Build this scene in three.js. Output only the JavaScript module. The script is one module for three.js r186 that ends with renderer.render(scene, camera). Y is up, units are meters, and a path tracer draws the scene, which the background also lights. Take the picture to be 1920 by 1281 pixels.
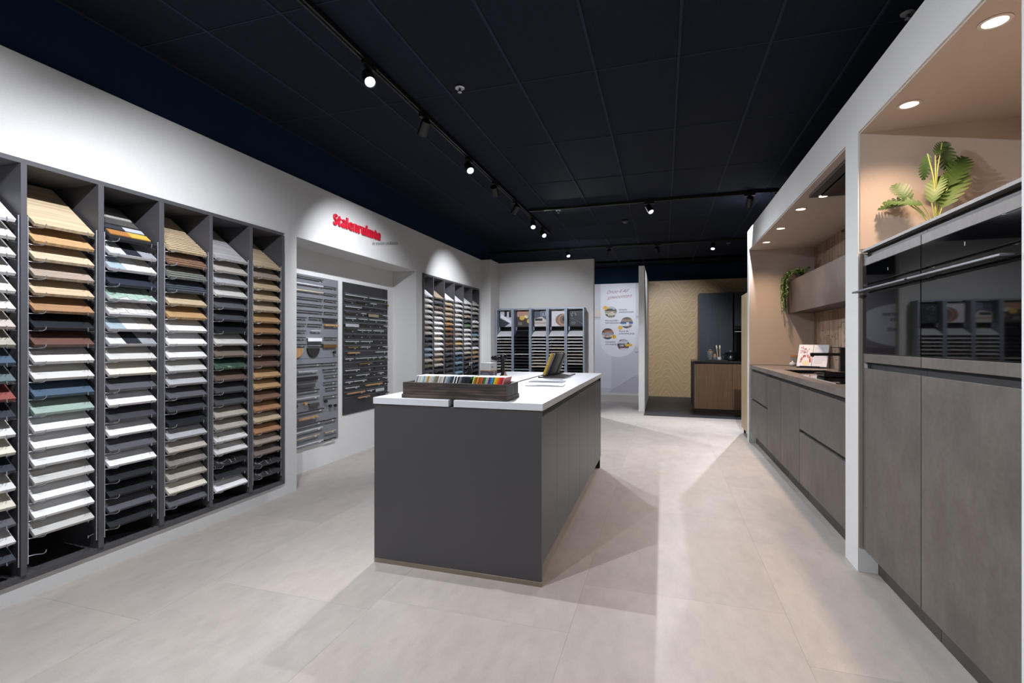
import * as THREE from 'three';
import { RoundedBoxGeometry } from 'three/addons/geometries/RoundedBoxGeometry.js';
import { TextGeometry } from 'three/addons/geometries/TextGeometry.js';
import { FontLoader } from 'three/addons/loaders/FontLoader.js';
import { mergeGeometries } from 'three/addons/utils/BufferGeometryUtils.js';

// ---------------------------------------------------------------- camera, exposure
const scene = new THREE.Scene();
scene.background = new THREE.Color(0x000000);
const camera = new THREE.PerspectiveCamera(69.984, 1920 / 1281, 0.05, 60);
camera.position.set(0, 1.25, 0);
camera.rotation.y = THREE.MathUtils.degToRad(17.243);
const renderer = new THREE.WebGLRenderer({ antialias: true });
renderer.toneMapping = THREE.LinearToneMapping;
renderer.toneMappingExposure = 0.4;
renderer.shadowMap.enabled = true;
const COOL = 0xf3f6ff, WARM = 0xffdbbd;
const K_TRACK = 1.0, K_DOWN = 1.5;

// ---------------------------------------------------------------- helpers
let seed = 7;
const rnd = () => { seed = (seed + 0x6d2b79f5) | 0; let t = Math.imul(seed ^ (seed >>> 15), 1 | seed); t = (t + Math.imul(t ^ (t >>> 7), 61 | t)) ^ t; return ((t ^ (t >>> 14)) >>> 0) / 4294967296; };
const rr = (a, b) => a + (b - a) * rnd();
const ORD = ['top', 'second', 'third', 'fourth', 'fifth', 'sixth', 'seventh', 'eighth', 'ninth', 'tenth', 'eleventh', 'twelfth', 'thirteenth', 'fourteenth', 'fifteenth', 'sixteenth', 'seventeenth', 'eighteenth', 'nineteenth', 'twentieth'];
const NTH = ['first', ...ORD.slice(1)];
const taken = {};
const numbered = (n) => { const k = taken[n] = (taken[n] ?? -1) + 1; return k ? `${n}_${String(k).padStart(3, '0')}` : n; };
function shade(o) { o.traverse((m) => { if (m.isMesh) { m.castShadow = true; m.receiveShadow = true; } }); return o; }
function tag(o, label, category, group, kind) { Object.assign(o.userData, { label, category }); if (group) o.userData.group = group; if (kind) o.userData.kind = kind; return o; }
function thing(name, label, category, [x, y, z] = [0, 0, 0], group) {
  const o = new THREE.Group(); o.name = numbered(name); o.position.set(x, y, z); scene.add(o); return tag(o, label, category, group);
}
function uvm(g, swap = false) {   // uv in metres
  const p = g.attributes.position, n = g.attributes.normal, uv = new Float32Array(p.count * 2);
  for (let i = 0; i < p.count; i++) {
    const ax = Math.abs(n.getX(i)), ay = Math.abs(n.getY(i)), az = Math.abs(n.getZ(i));
    let a, b;
    if (ax >= ay && ax >= az) { a = p.getZ(i); b = p.getY(i); } else if (ay >= az) { a = p.getX(i); b = p.getZ(i); } else { a = p.getX(i); b = p.getY(i); }
    uv[2 * i] = swap ? b : a; uv[2 * i + 1] = swap ? a : b;
  }
  g.setAttribute('uv', new THREE.BufferAttribute(uv, 2)); return g;
}
// box from min to max corner
function bx(x0, x1, y0, y1, z0, z1, r = 0, swap = false) {
  const w = Math.abs(x1 - x0), h = Math.abs(y1 - y0), d = Math.abs(z1 - z0);
  let g = r ? new RoundedBoxGeometry(w, h, d, 1, Math.min(r, w / 2.2, h / 2.2, d / 2.2)) : new THREE.BoxGeometry(w, h, d).toNonIndexed();
  g.translate((x0 + x1) / 2, (y0 + y1) / 2, (z0 + z1) / 2);
  return uvm(g, swap);
}
const clean = (g) => { g = g.index ? g.toNonIndexed() : g; for (const k of Object.keys(g.attributes)) if (!['position', 'normal', 'uv'].includes(k)) g.deleteAttribute(k); return g; };
const merge = (a) => mergeGeometries(a.map(clean));
function mesh(name, geos, m, parent) { const g = Array.isArray(geos) ? (geos.length > 1 ? merge(geos) : geos[0]) : geos; const o = new THREE.Mesh(g, m); o.name = name; if (parent) parent.add(o); return o; }
function one(name, geos, m, label, category, group, kind) { const o = mesh(numbered(name), geos, m, scene); return tag(o, label, category, group, kind); }
function struct(name, label, category = 'wall') { const o = new THREE.Group(); o.name = name; scene.add(o); return tag(o, label, category, null, 'structure'); }
const cyl = (r0, r1, h, seg = 20, open = false) => new THREE.CylinderGeometry(r0, r1, h, seg, 1, open);
function tube(pts, r, seg = 12, rad = 6) { return new THREE.TubeGeometry(new THREE.CatmullRomCurve3(pts.map((p) => new THREE.Vector3(...p))), seg, r, rad, false); }
function lathe(prof, seg = 24) { return new THREE.LatheGeometry(prof.map(([a, b]) => new THREE.Vector2(a, b)), seg); }

// ---------------------------------------------------------------- textures
function hash(x, y, s) { let h = Math.imul(x | 0, 374761393) + Math.imul(y | 0, 668265263) + Math.imul(s | 0, 974634777); h = Math.imul(h ^ (h >>> 13), 1274126177); return ((h ^ (h >>> 16)) >>> 0) / 4294967296; }
function vn(x, y, px, py, s) { const x0 = Math.floor(x), y0 = Math.floor(y), fx = x - x0, fy = y - y0, m = (a, n) => ((a % n) + n) % n; const u = fx * fx * (3 - 2 * fx), v = fy * fy * (3 - 2 * fy); const a = hash(m(x0, px), m(y0, py), s), b = hash(m(x0 + 1, px), m(y0, py), s), c = hash(m(x0, px), m(y0 + 1, py), s), d = hash(m(x0 + 1, px), m(y0 + 1, py), s); return a + (b - a) * u + (c - a) * v + (a - b - c + d) * u * v; }
function fbm(u, v, fx, fy, oct, s) { let a = 0, w = 0.5, t = 0; for (let i = 0; i < oct; i++) { a += w * vn(u * fx, v * fy, fx, fy, s + i); t += w; w *= 0.55; fx *= 2; fy *= 2; } return a / t; }
function dataTex(n, size, fn, srgb = true) {
  const d = new Uint8Array(n * n * 4);
  for (let j = 0; j < n; j++) for (let i = 0; i < n; i++) { const c = fn(i / n, j / n), k = 4 * (j * n + i); for (let q = 0; q < 3; q++) d[k + q] = Math.max(0, Math.min(255, 255 * (c.length ? c[q] : c))); d[k + 3] = 255; }
  const t = new THREE.DataTexture(d, n, n); t.wrapS = t.wrapT = THREE.RepeatWrapping; t.magFilter = THREE.LinearFilter; t.minFilter = THREE.LinearMipmapLinearFilter; t.generateMipmaps = true;
  if (srgb) t.colorSpace = THREE.SRGBColorSpace; t.repeat.set(1 / size[0], 1 / size[1]); t.needsUpdate = true; return t;
}
const T = {};
T.floor = dataTex(1024, [2.3, 2.3], (u, v) => { const a = fbm(u, v, 4, 4, 5, 1), b = fbm(u, v, 60, 26, 3, 9), c = hash(u * 1024, v * 1024, 5); const k = 0.86 + 0.1 * (a - 0.5) + 0.07 * (b - 0.5) + 0.04 * (c - 0.5); const w = fbm(u, v, 6, 6, 3, 33) - 0.5; return [k * (1 + 0.02 * w), k, k * (1 - 0.035 * w)]; });
T.floorRough = dataTex(512, [2.3, 2.3], (u, v) => 0.55 + 0.25 * (fbm(u, v, 10, 10, 4, 41) - 0.5), false);
T.wood = dataTex(512, [0.5, 1.1], (u, v) => { const w = fbm(u, v, 5, 2, 3, 3), g = fbm(u + 0.04 * w, v, 70, 3, 3, 11), r = 0.5 + 0.5 * Math.sin(2 * Math.PI * (7 * u + 2.2 * w)); return 0.86 + 0.22 * (g - 0.5) + 0.07 * (r - 0.5); });
T.darkOak = dataTex(512, [0.35, 0.8], (u, v) => { const w = fbm(u, v, 4, 2, 3, 23), g = fbm(u + 0.06 * w, v, 60, 4, 4, 71), r = 0.5 + 0.5 * Math.sin(2 * Math.PI * (5 * u + 3 * w)); const k = 0.62 + 0.9 * (g - 0.5) + 0.25 * (r - 0.5); return [k * 1.02, k * 0.98, k * 0.95]; });
T.stone = dataTex(512, [0.9, 0.9], (u, v) => 0.88 + 0.2 * (fbm(u, v, 4, 4, 5, 13) - 0.5) + 0.09 * (fbm(u, v, 50, 50, 2, 19) - 0.5));
T.concrete = dataTex(512, [1.2, 1.2], (u, v) => { const a = fbm(u, v, 3, 3, 5, 51) - 0.5, b = fbm(u, v, 24, 10, 3, 59) - 0.5, c = fbm(u, v, 90, 90, 1, 61) - 0.5; const k = 0.84 + 0.3 * a + 0.12 * b + 0.06 * c; return [k, k * (1 + 0.03 * b), k * (1 + 0.02 * a)]; });
const vein = (u, v, s, f) => { const w = fbm(u, v, 3, 3, 4, s); return Math.abs(((f * (u + v * 0.6) + 2.6 * w) % 1) - 0.5) * 2; };
T.marbleLight = dataTex(512, [0.6, 0.6], (u, v) => { const e = vein(u, v, 5, 2); return 0.93 - 0.3 * Math.pow(e, 14) + 0.08 * (fbm(u, v, 6, 6, 3, 6) - 0.5); });
T.marbleDark = dataTex(512, [0.6, 0.6], (u, v) => { const e = vein(u, v, 15, 2), k = 0.1 + 0.05 * fbm(u, v, 8, 8, 3, 8) + 0.5 * Math.pow(e, 30); return [k, k, k * 1.02]; });
T.marbleGreen = dataTex(256, [0.4, 0.4], (u, v) => { const k = fbm(u, v, 8, 8, 5, 28), e = Math.pow(vein(u, v, 17, 3), 18); return [0.18 + 0.1 * k + 0.4 * e, 0.24 + 0.14 * k + 0.4 * e, 0.22 + 0.1 * k + 0.3 * e]; });
T.paint = dataTex(512, [1.5, 1.5], (u, v) => 0.95 + 0.03 * (fbm(u, v, 5, 5, 4, 77) - 0.5) + 0.03 * (hash(u * 512, v * 512, 3) - 0.5));
T.ceil = dataTex(512, [0.9, 0.9], (u, v) => { const h = hash(u * 512, v * 512, 91); return 0.8 + 0.2 * (fbm(u, v, 80, 80, 2, 93) - 0.5) + (h > 0.996 ? 0.2 : 0); });
function canvasTex(w, h, draw) { const c = document.createElement('canvas'); c.width = w; c.height = h; const x = c.getContext('2d'); draw(x, w, h); const t = new THREE.CanvasTexture(c); t.colorSpace = THREE.SRGBColorSpace; t.anisotropy = 4; return t; }

// ---------------------------------------------------------------- materials
const mats = {};
function M(color, o = {}) {
  const { map, rough = 0.6, metal = 0, bump, phys, ...rest } = o;
  const key = color + '|' + (map ? map.uuid : '') + rough + metal + (bump ? bump.uuid : '') + JSON.stringify(phys || 0) + JSON.stringify(rest);
  if (mats[key]) return mats[key];
  const p = { color: new THREE.Color(color), roughness: rough, metalness: metal, ...rest };
  if (map) p.map = map; if (bump) { p.bumpMap = bump; p.bumpScale = o.bumpScale || 0.001; }
  return mats[key] = phys ? new THREE.MeshPhysicalMaterial({ ...p, ...phys }) : new THREE.MeshStandardMaterial(p);
}
const WHITE = M('#dcdcda', { map: T.paint, rough: 0.75 });
const NAVY = M('#142940', { map: T.paint, rough: 0.85, phys: { specularIntensity: 0.3 } });
const BLACKM = M('#0b0b0d', { rough: 0.5 });
const TAUPE = M('#c4b5a7', { map: T.paint, rough: 0.8 });
const ANTHRA = M('#3d3c40', { rough: 0.5 });
const RACK = M('#4a494d', { rough: 0.5 });
const STEEL = M('#d2d4d7', { rough: 0.35, metal: 0.7 });
const WIRE = M('#b9bec6', { rough: 0.35, metal: 0.8 });
const STONEFRONT = M('#6b635c', { map: T.concrete, rough: 0.5 });
const BRASS = M('#b59a5e', { rough: 0.35, metal: 1 });

// ---------------------------------------------------------------- floor and ceiling
{
  const fl = struct('floor', 'beige grey concrete-look tiled floor', 'floor');
  mesh('screed', bx(-3.6, 3.2, -0.1, -0.012, -11.9, 2.7), M('#a39b92', { rough: 0.9 }), fl);
  const fm = [0, 1, 2].map((k) => new THREE.MeshStandardMaterial({ color: new THREE.Color(['#c3bab1', '#c2b9b0', '#c4bbb2'][k]), map: T.floor, roughnessMap: T.floorRough, roughness: 0.9 }));
  const W = 0.926, L = 1.22, offs = [0.2, 0.75, 0.44, 0, 0.62, 0.31, 0.9, 0.1];
  for (let c = -4; c <= 3; c++) {
    const x0 = Math.max(-3.6, -0.39 + c * W), x1 = Math.min(3.2, -0.39 + (c + 1) * W);
    const zBase = c === 0 ? -3.73 : c === -1 ? -3.29 : -3.73 + offs[c + 4] * L;
    for (let k = -8; k < 10; k++) {
      const z1 = Math.min(2.7, zBase + (k + 1) * L), z0 = Math.max(-11.9, zBase + k * L);
      if (z1 - z0 < 0.05) continue;
      const g = bx(x0 + 0.0003, x1 - 0.0003, -0.012, 0, z0 + 0.0003, z1 - 0.0003);
      const uv = g.attributes.uv, du = rnd() * 2, dv = rnd() * 2; for (let i = 0; i < uv.count; i++) uv.setXY(i, uv.getX(i) + du, uv.getY(i) + dv);
      mesh('floor_tile', g, fm[(c * 5 + k * 7 + 100) % 3], fl);
    }
  }
  const fd = struct('floor_001', 'dark grey plank floor of the rear kitchen display', 'floor');
  const dm = [M('#323236', { map: T.wood, rough: 0.55 }), M('#39393e', { map: T.wood, rough: 0.55 }), M('#35353a', { map: T.wood, rough: 0.55 })];
  for (let i = 0; i < 15; i++) for (let j = 0; j < 4; j++) {
    const z0 = -11.545 + i * 0.2, o = (i % 3) * 0.4 - 0.8;
    const x0 = Math.max(-0.32, -0.32 + j * 1.2 + o), x1 = Math.min(3.0, -0.32 + (j + 1) * 1.2 + o); if (x1 - x0 > 0.05) mesh('plank', bx(x0 + 0.0006, x1 - 0.0006, 0.0005, 0.007, z0 + 0.0006, z0 + 0.1994, 0, true), dm[(i + j * 2) % 3], fd);
  }
  const ce = struct('ceiling', 'black suspended tile ceiling', 'ceiling');
  mesh('slab', bx(-3.6, 3.2, 3.03, 3.15, -11.9, 2.7), M('#0a0a0c', { rough: 0.9 }), ce);
  const pm = [M('#1f2738', { map: T.ceil, rough: 0.85, phys: { specularIntensity: 0.35 } }), M('#1e2636', { map: T.ceil, rough: 0.85, phys: { specularIntensity: 0.35 } })];
  const bars = [];
  const PX = 0.51, PZ = 1.05;
  for (let c = -5; c <= 7; c++) {
    const x0 = -0.42 + c * PX, x1 = Math.min(3.2, x0 + PX); if (x0 < -3) continue;
    bars.push(bx(x0 - 0.008, x0 + 0.008, 2.997, 3.03, -11.8, 2.6));
    for (let k = -8; k <= 6; k++) {
      const z0 = Math.max(-11.8, -3.17 + (k - 1) * PZ), z1 = Math.min(2.6, z0 + PZ); if (z1 - z0 < 0.05) continue;
      mesh('ceiling_panel', bx(x0 + 0.009, x1 - 0.009, 3.0015, 3.02, z0 + 0.005, z1 - 0.005), pm[(c + k + 40) % 2], ce);
    }
  }
  for (let k = -8; k <= 6; k++) { const z0 = -3.17 + (k - 1) * PZ; if (z0 > -11.8 && z0 < 2.6) bars.push(bx(-2.97, 3.2, 2.999, 3.03, z0 - 0.004, z0 + 0.004)); }
  mesh('ceiling_panel', bx(-3.6, -2.979, 3.0015, 3.02, -11.8, 2.6), pm[0], ce);
  mesh('grid', bars, M('#252d3c', { rough: 0.8, phys: { specularIntensity: 0.35 } }), ce);
}

// ---------------------------------------------------------------- walls
{
  const wl = struct('wall_left', 'white showroom wall with two built-in sample racks and a niche');
  mesh('header', bx(-3.55, -2.95, 2.132, 2.632, -7.75, 2.6), WHITE, wl);
  mesh('pier', bx(-3.55, -2.95, 0, 2.132, -1.2, 2.6), WHITE, wl);
  mesh('pier', bx(-3.55, -2.95, 0, 2.132, -3.386, -3.256), WHITE, wl);
  mesh('pier', bx(-3.55, -2.95, 0, 2.132, -5.625, -5.47), WHITE, wl);
  mesh('pier', bx(-3.55, -2.95, 0, 2.132, -7.75, -7.645), WHITE, wl);
  mesh('pilaster', bx(-3.55, -2.78, 0, 2.632, -8.19, -7.7505), WHITE, wl);
  mesh('plinth', bx(-3.55, -2.95, 0, 0.092, -3.256, -1.2), WHITE, wl);
  mesh('plinth', bx(-3.55, -2.95, 0, 0.092, -7.645, -5.625), WHITE, wl);
  mesh('niche_back', bx(-3.55, -3.28, 0, 2.132, -5.47, -3.386), WHITE, wl);
  const wu = struct('wall_upper_left', 'dark navy upper wall band above the sample wall');
  mesh('band', bx(-3.6, -2.98, 2.634, 3.03, -8.2, 2.6), NAVY, wu);
  const wb = struct('wall_back', 'short pale wall behind the five sample stands');
  mesh('panel', bx(-3.55, -1.115, 0, 2.632, -8.295, -8.1905), WHITE, wb);
  const wp = struct('wall_rear', 'far wall with the printed posters');
  mesh('panel', bx(-3.6, -0.43, 0, 2.6, -11.7, -11.6), WHITE, wp);
  const pt = struct('wall_partition', 'free-standing narrow white partition before the patterned wall');
  mesh('panel', bx(-0.425, -0.323, 0, 2.605, -11.6, -9.03), WHITE, pt);
  const ws = struct('wall_shell', 'dark outer walls of the showroom');
  mesh('rear', bx(-3.6, 3.2, 0, 3.03, -11.9, -11.8), NAVY, ws);
  mesh('side', bx(-3.7, -3.6, 0, 3.03, -11.9, 2.7), NAVY, ws);
  mesh('side', bx(3.1, 3.2, 0, 3.03, -11.9, 2.7), NAVY, ws);
  mesh('front', bx(-3.6, 3.2, 0, 3.03, 2.6, 2.7), WHITE, ws);
  const wr = struct('wall_right', 'white wall with two taupe kitchen niches');
  mesh('header', bx(1.01, 1.95, 2.386, 2.632, -6.75, 2.6), WHITE, wr);
  mesh('pier', bx(1.01, 1.95, 0, 2.386, -3.283, -3.092), WHITE, wr);
  mesh('pier', bx(1.01, 1.95, 0, 2.386, -6.75, -6.64), WHITE, wr);
  mesh('pier', bx(1.01, 1.95, 0, 2.386, -1.822, 2.6), WHITE, wr);
  mesh('niche_back', bx(1.73, 1.95, 0, 2.386, -6.64, -1.822), TAUPE, wr);
  mesh('lining', bx(1.018, 1.73, 2.376, 2.3855, -6.64, -3.283), TAUPE, wr);
  mesh('lining', bx(1.018, 1.73, 2.376, 2.3855, -3.092, -1.822), TAUPE, wr);
  mesh('lining', bx(1.018, 1.73, 0.965, 2.376, -6.6398, -6.63), TAUPE, wr);
  mesh('lining', bx(1.018, 1.73, 1.75, 2.376, -3.0918, -3.085), TAUPE, wr);
  mesh('lining', bx(1.018, 1.73, 0.965, 2.376, -3.293, -3.2832), TAUPE, wr);
  // patterned wall
  const topo = canvasTex(1024, 1024, (x, w, h) => {
    x.fillStyle = '#a8906a'; x.fillRect(0, 0, w, h);
    for (let i = -14; i < 46; i++) {
      x.beginPath(); x.strokeStyle = i % 2 ? '#c9b58e' : '#bda680'; x.lineWidth = 3.2;
      for (let k = 0; k <= 256; k++) { const u = k / 256, px = u * w; const a = Math.cos(2 * Math.PI * (u * 2 - 0.1)), y = (i * 0.034 + 0.5 * fbm(u, 0.3, 4, 4, 4, 7) * 0.22 - 0.085 * a * a * Math.sign(a) + 0.05 * (fbm(u, i * 0.05 + 3, 10, 64, 3, 17) - 0.5)) * h; k ? x.lineTo(px, y) : x.moveTo(px, y); }
      x.stroke();
    }
  });
  topo.wrapS = topo.wrapT = THREE.RepeatWrapping; topo.repeat.set(1 / 1.5, 1 / 2.62);
  const ww = struct('wall_pattern', 'gold wall covering with embossed wavy contour lines');
  mesh('panel', bx(-0.322, 3.09, 0, 2.62, -11.7, -11.55), new THREE.MeshStandardMaterial({ map: topo, roughness: 0.5, metalness: 0.0 }), ww);
  const b = struct('baseboard_rear', 'white skirting under the posters', 'baseboard'); mesh('board', bx(-3.6, -0.43, 0, 0.055, -11.6, -11.575), WHITE, b);
}

// ---------------------------------------------------------------- sample boards
const BOARD_ANGLE = 0.672;
const boardGeo = {};
function boardShape(L, t, W, kind) {
  const key = [L, t, W, kind].join();
  if (boardGeo[key]) return boardGeo[key];
  const list = [bx(-L, 0, 0, t, -W / 2, W / 2, 0.0015)];
  if (kind === 'ribbed') for (let k = 0; k < 18; k++) list.push(bx(-L + 0.006 + k * (L - 0.01) / 18, -L + 0.006 + (k + 0.62) * (L - 0.01) / 18, t - 0.002, t + 0.007, -W / 2 + 0.001, W / 2 - 0.001));
  const g = merge(list); g.rotateZ(-BOARD_ANGLE); return boardGeo[key] = g;
}
const FIN = {   // finish letter -> colour, map, words
  w: ['#d9d9d8', null, 'white'], W: ['#ebebec', null, 'bright white'], c: ['#d9d2c2', null, 'cream'], g: ['#a9a9ab', null, 'light grey'], s: ['#c3c2bd', null, 'pale grey'],
  G: ['#55545a', null, 'dark grey'], A: ['#3b3a40', null, 'anthracite'], k: ['#17191f', null, 'black'], n: ['#262b37', null, 'navy'], b: ['#435668', null, 'steel blue'], B: ['#8d9da6', null, 'pale blue'], t: ['#5a6a6c', null, 'grey green'],
  e: ['#93a79b', null, 'sage green'], r: ['#85473f', null, 'brick red'], u: ['#5d4138', null, 'chocolate brown'], m: ['#6f6259', null, 'taupe brown'], i: ['#b3aaa0', null, 'greige'], d: ['#a5937d', null, 'beige'], v: ['#5f7a54', null, 'grass green'], q: ['#7895a5', null, 'sky blue'], y: ['#c8ad78', null, 'ochre'], f: ['#6b6f55', null, 'olive'],
  1: ['#d9c3a0', 'wood', 'pale oak'], 2: ['#cfa877', 'wood', 'honey oak'], 3: ['#dcc8aa', 'wood', 'bleached oak'], 4: ['#b5a494', 'wood', 'grey oak'], 5: ['#b58c66', 'wood', 'brown oak'], 6: ['#7d6454', 'wood', 'walnut'], 7: ['#4d3a33', 'wood', 'wenge'], 8: ['#c9c6c8', 'wood', 'ash grey wood'], 9: ['#bd8a62', 'wood', 'reddish oak'], 0: ['#8a6a55', 'wood', 'smoked oak'],
  S: ['#b9b2a4', 'stone', 'beige stone'], T: ['#8f8a83', 'stone', 'grey stone'], D: ['#4a4b50', 'stone', 'slate grey stone'], L: ['#e2e0dc', 'marbleLight', 'white marble'], K: ['#ffffff', 'marbleDark', 'black veined marble'], E: ['#ffffff', 'marbleGreen', 'green marble'], P: ['#6d5a50', 'stone', 'brown stone'],
  R: ['#d9c3a0', 'wood', 'ribbed oak', 'ribbed'], O: ['#9c7a62', 'wood', 'ribbed walnut', 'ribbed'], Q: ['#8b8d85', 'wood', 'ribbed grey', 'ribbed'], U: ['#545c65', 'wood', 'ribbed slate blue', 'ribbed'],
};
function finMat(f) { const [c, m] = FIN[f]; return M(c, { map: m ? T[m] : undefined, rough: m && m.startsWith('marble') ? 0.3 : 0.5 }); }
const PATCH = { x: ['#c9cacd', '#25272e', '#8f9297'], X: ['#93a4aa', '#dfdfda', '#c9c4b8'], Y: ['#a9c0b2', '#b7cdbf', '#9fb8aa'], Z: ['#d6d3cc', '#8c8983', '#dedbd4'], z: ['#5a5a5c', '#8d8a86', '#a86b34', '#caa23a', '#b4b8bf'] };
function board(x, y, z, f, L, t, W, label, group) {
  const special = PATCH[f];
  const kind = special ? '' : FIN[f][3] || '';
  const base = special ? (f === 'z' ? M('#1c1d22', { rough: 0.5 }) : M('#b9b9bb', { rough: 0.5 })) : finMat(f);
  const g = thing('sample_board', label, 'sample board', [x, y, z], group);
  mesh('panel', boardShape(L, t, W, kind), base, g);
  if (special) {
    const n = special.length;
    if (f === 'z') {   // framed tray of small samples
      const rows = [[0.035, 0.085, '#a5713f', '#c9a546'], [0.1, 0.14, '#3a3b40', '#b7bac0'], [0.16, 0.22, '#4c4b4a', '#55544f'], [0.235, 0.3, '#a9a6a0', '#a9a6a0'], [0.315, 0.37, '#6f6d69', '#6f6d69']];
      for (const [a, b, c, d] of rows) for (let s = 0; s < 2; s++) { const q = uvm(bx(-b, -a, t, t + 0.006, s ? -W / 2 + 0.02 : 0.0, s ? 0.0 : W / 2 - 0.02)); q.rotateZ(-BOARD_ANGLE); mesh('sample_chip', q, M(s ? d : c, { rough: 0.4 }), g); }
      return g;
    }
    if (f === 'Y' || f === 'Z') {   // diamonds of stone
      for (let k = 0; k < 5; k++) for (let j = 0; j < 4; j++) {
        const zc = -W / 2 + (k + 0.5) * W / 5, sk = (v) => -(0.008 + j * L / 4) - v;
        const sh = new THREE.Shape(); const w = W / 10 - 0.0012, l = L / 4 - 0.006, o = f === 'Y' ? 0.02 : 0.006;
        sh.moveTo(-w, 0); sh.lineTo(w, k % 2 ? o : -o); sh.lineTo(w, l + (k % 2 ? o : -o)); sh.lineTo(-w, l);
        const q = new THREE.ExtrudeGeometry(sh, { depth: 0.003, bevelEnabled: false }); q.rotateX(-Math.PI / 2); q.rotateY(Math.PI / 2); q.translate(sk(0) + 0, t, zc);
        uvm(q); q.rotateZ(-BOARD_ANGLE); mesh('mosaic_tile', q, M(special[(k * 3 + j * 2) % 3], { map: T.marbleLight, rough: 0.35 }), g);
      }
      return g;
    }
    for (let k = 0; k < n; k++) { const q = uvm(bx(-L + 0.004, -0.002, t, t + 0.0025, W / 2 - (k + 1) * W / n + 0.0008, W / 2 - k * W / n - 0.0008)); q.rotateZ(-BOARD_ANGLE); mesh('colour_swatch', q, M(special[k], { rough: 0.45 }), g); }
  }
  return g;
}
function words(f) { return PATCH[f] ? { x: 'grey and black striped', X: 'blue white cream striped', Y: 'pale green mosaic', Z: 'patterned stone mosaic', z: 'black framed multi-chip' }[f] : FIN[f][2]; }

function sampleRack(label, zEdges, rows, dy, yTop, boardsW, boardT, where, group, perHook) {
  const r = thing('sample_rack', label, 'shelving', [-2.95, 0.095, (zEdges[0][0] + zEdges[zEdges.length - 1][1]) / 2]);
  const z0 = r.position.z, X = 2.95, Y = -0.095;
  const P = (name, a, b, c, d, e, f, m = RACK, rad = 0) => mesh(name, bx(a + X, b + X, c + Y, d + Y, e - z0, f - z0, rad), m, r);
  const zN = zEdges[0][0], zF = zEdges[zEdges.length - 1][1];
  P('back_panel', -3.46, -3.45, 0.1, 2.128, zF, zN); P('top_panel', -3.449, -2.938, 2.105, 2.129, zF, zN, RACK, 0.001); P('bottom_panel', -3.449, -2.938, 0.095, 0.125, zF, zN, RACK, 0.001);
  const rod = cyl(0.0032, 0.0032, rows[0].length > 18 ? 1.68 : 1.5, 8);
  const hookPts = (s) => [[-0.012, 0, s * -0.001], [-0.004, 0, s * 0.022], [0.006, 0, s * 0.036], [0.024, 0, s * 0.05], [0.035, 0.006, s * 0.056], [0.038, 0.02, s * 0.058]];
  const hookR = tube(hookPts(1), 0.0024, 8, 5), hookL = tube(hookPts(-1), 0.0024, 8, 5), loose = [];
  zEdges.forEach(([a, b], i) => {   // a = z of the near divider's far face, b = far divider's near face
    const near = i ? zEdges[i - 1][1] : a + 0.02;
    P('divider', -3.449, -2.93, 0.1255, 2.1045, a, i ? near : a + 0.022, RACK, 0.001);
    if (i === zEdges.length - 1) P('divider', -3.449, -2.93, 0.1255, 2.1045, b - 0.0, b + 0.0225, RACK, 0.001);
    for (const s of [0, 1]) { const m = mesh('wire_rail', rod, WIRE, r); m.position.set(-2.936 + X, yTop - 0.72 - (rows[0].length > 18 ? 0.08 : 0) + Y, (s ? b + (i === zEdges.length - 1 ? 0.03 : 0.006) : a - 0.006) - z0); }
    const bc = (a + b) / 2 + (i === zEdges.length - 1 ? 0.012 : 0);
    rows[i].split('').forEach((f, k) => {
      const y = yTop - k * dy;
      if (f !== '.') board(-2.93, y, bc, f, perHook ? 0.43 : 0.395, boardT, Math.min(boardsW, Math.round((a - b - 0.045) * 200) / 200), `${words(f)} sample board, ${ORD[k]} in the ${where} ${NTH[i]} bay`, group);
      for (const s of [0, 1]) {
        const hx = -2.945 + X, hy = y - 0.0033 + Y, hz = (s ? b + (i === zEdges.length - 1 ? 0.03 : 0.006) : a - 0.006) - z0;
        if (perHook) { const m = mesh('hook', s ? hookR : hookL, WIRE, r); m.position.set(hx, hy, hz); } else { const q = (s ? hookR : hookL).clone(); q.translate(hx, hy, hz); loose.push(q); }
      }
    });
  });
  if (loose.length) { const m = mesh('hooks', loose, WIRE, r); m.userData.kind = 'stuff'; }
  return r;
}
sampleRack('tall anthracite wall rack of tilted sample boards nearest the camera',
  [[-1.225, -1.53], [-1.554, -1.865], [-1.893, -2.201], [-2.231, -2.545], [-2.569, -2.877], [-2.908, -3.225]],
  ['WsswWsiSbtrnwcnwcGwn', '123415kuwsbeWWwsWWs.', 'zxXnYZXxscGWAWGWkkGk', 'ROQU12wWwsgGAkgiTScG', '8igsGDksmEPDDSSLLKkW', '14113250662209194mKK'],
  0.0845, 1.813, 0.262, 0.018, 'near rack', 'boards in the near rack', true);
sampleRack('smaller anthracite wall rack of tilted sample boards beyond the niche',
  [[-5.652, -5.9], [-5.922, -6.238], [-6.262, -6.583], [-6.607, -6.922], [-6.946, -7.27], [-7.294, -7.615]].map(([a, b]) => [a, b]),
  ['WwcsssiiGGBBifGk', 'dGmisWwWcwWidiAk', 'W3131290m0mGAADD', 'WwwcwwsiwyiBbqbq', 'WssdGvwwWwsimAAk', 'ssiAWiGqsAW29mkk'],
  0.071, 1.832, 0.26, 0.018, 'far rack', 'boards in the far rack', false);

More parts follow.
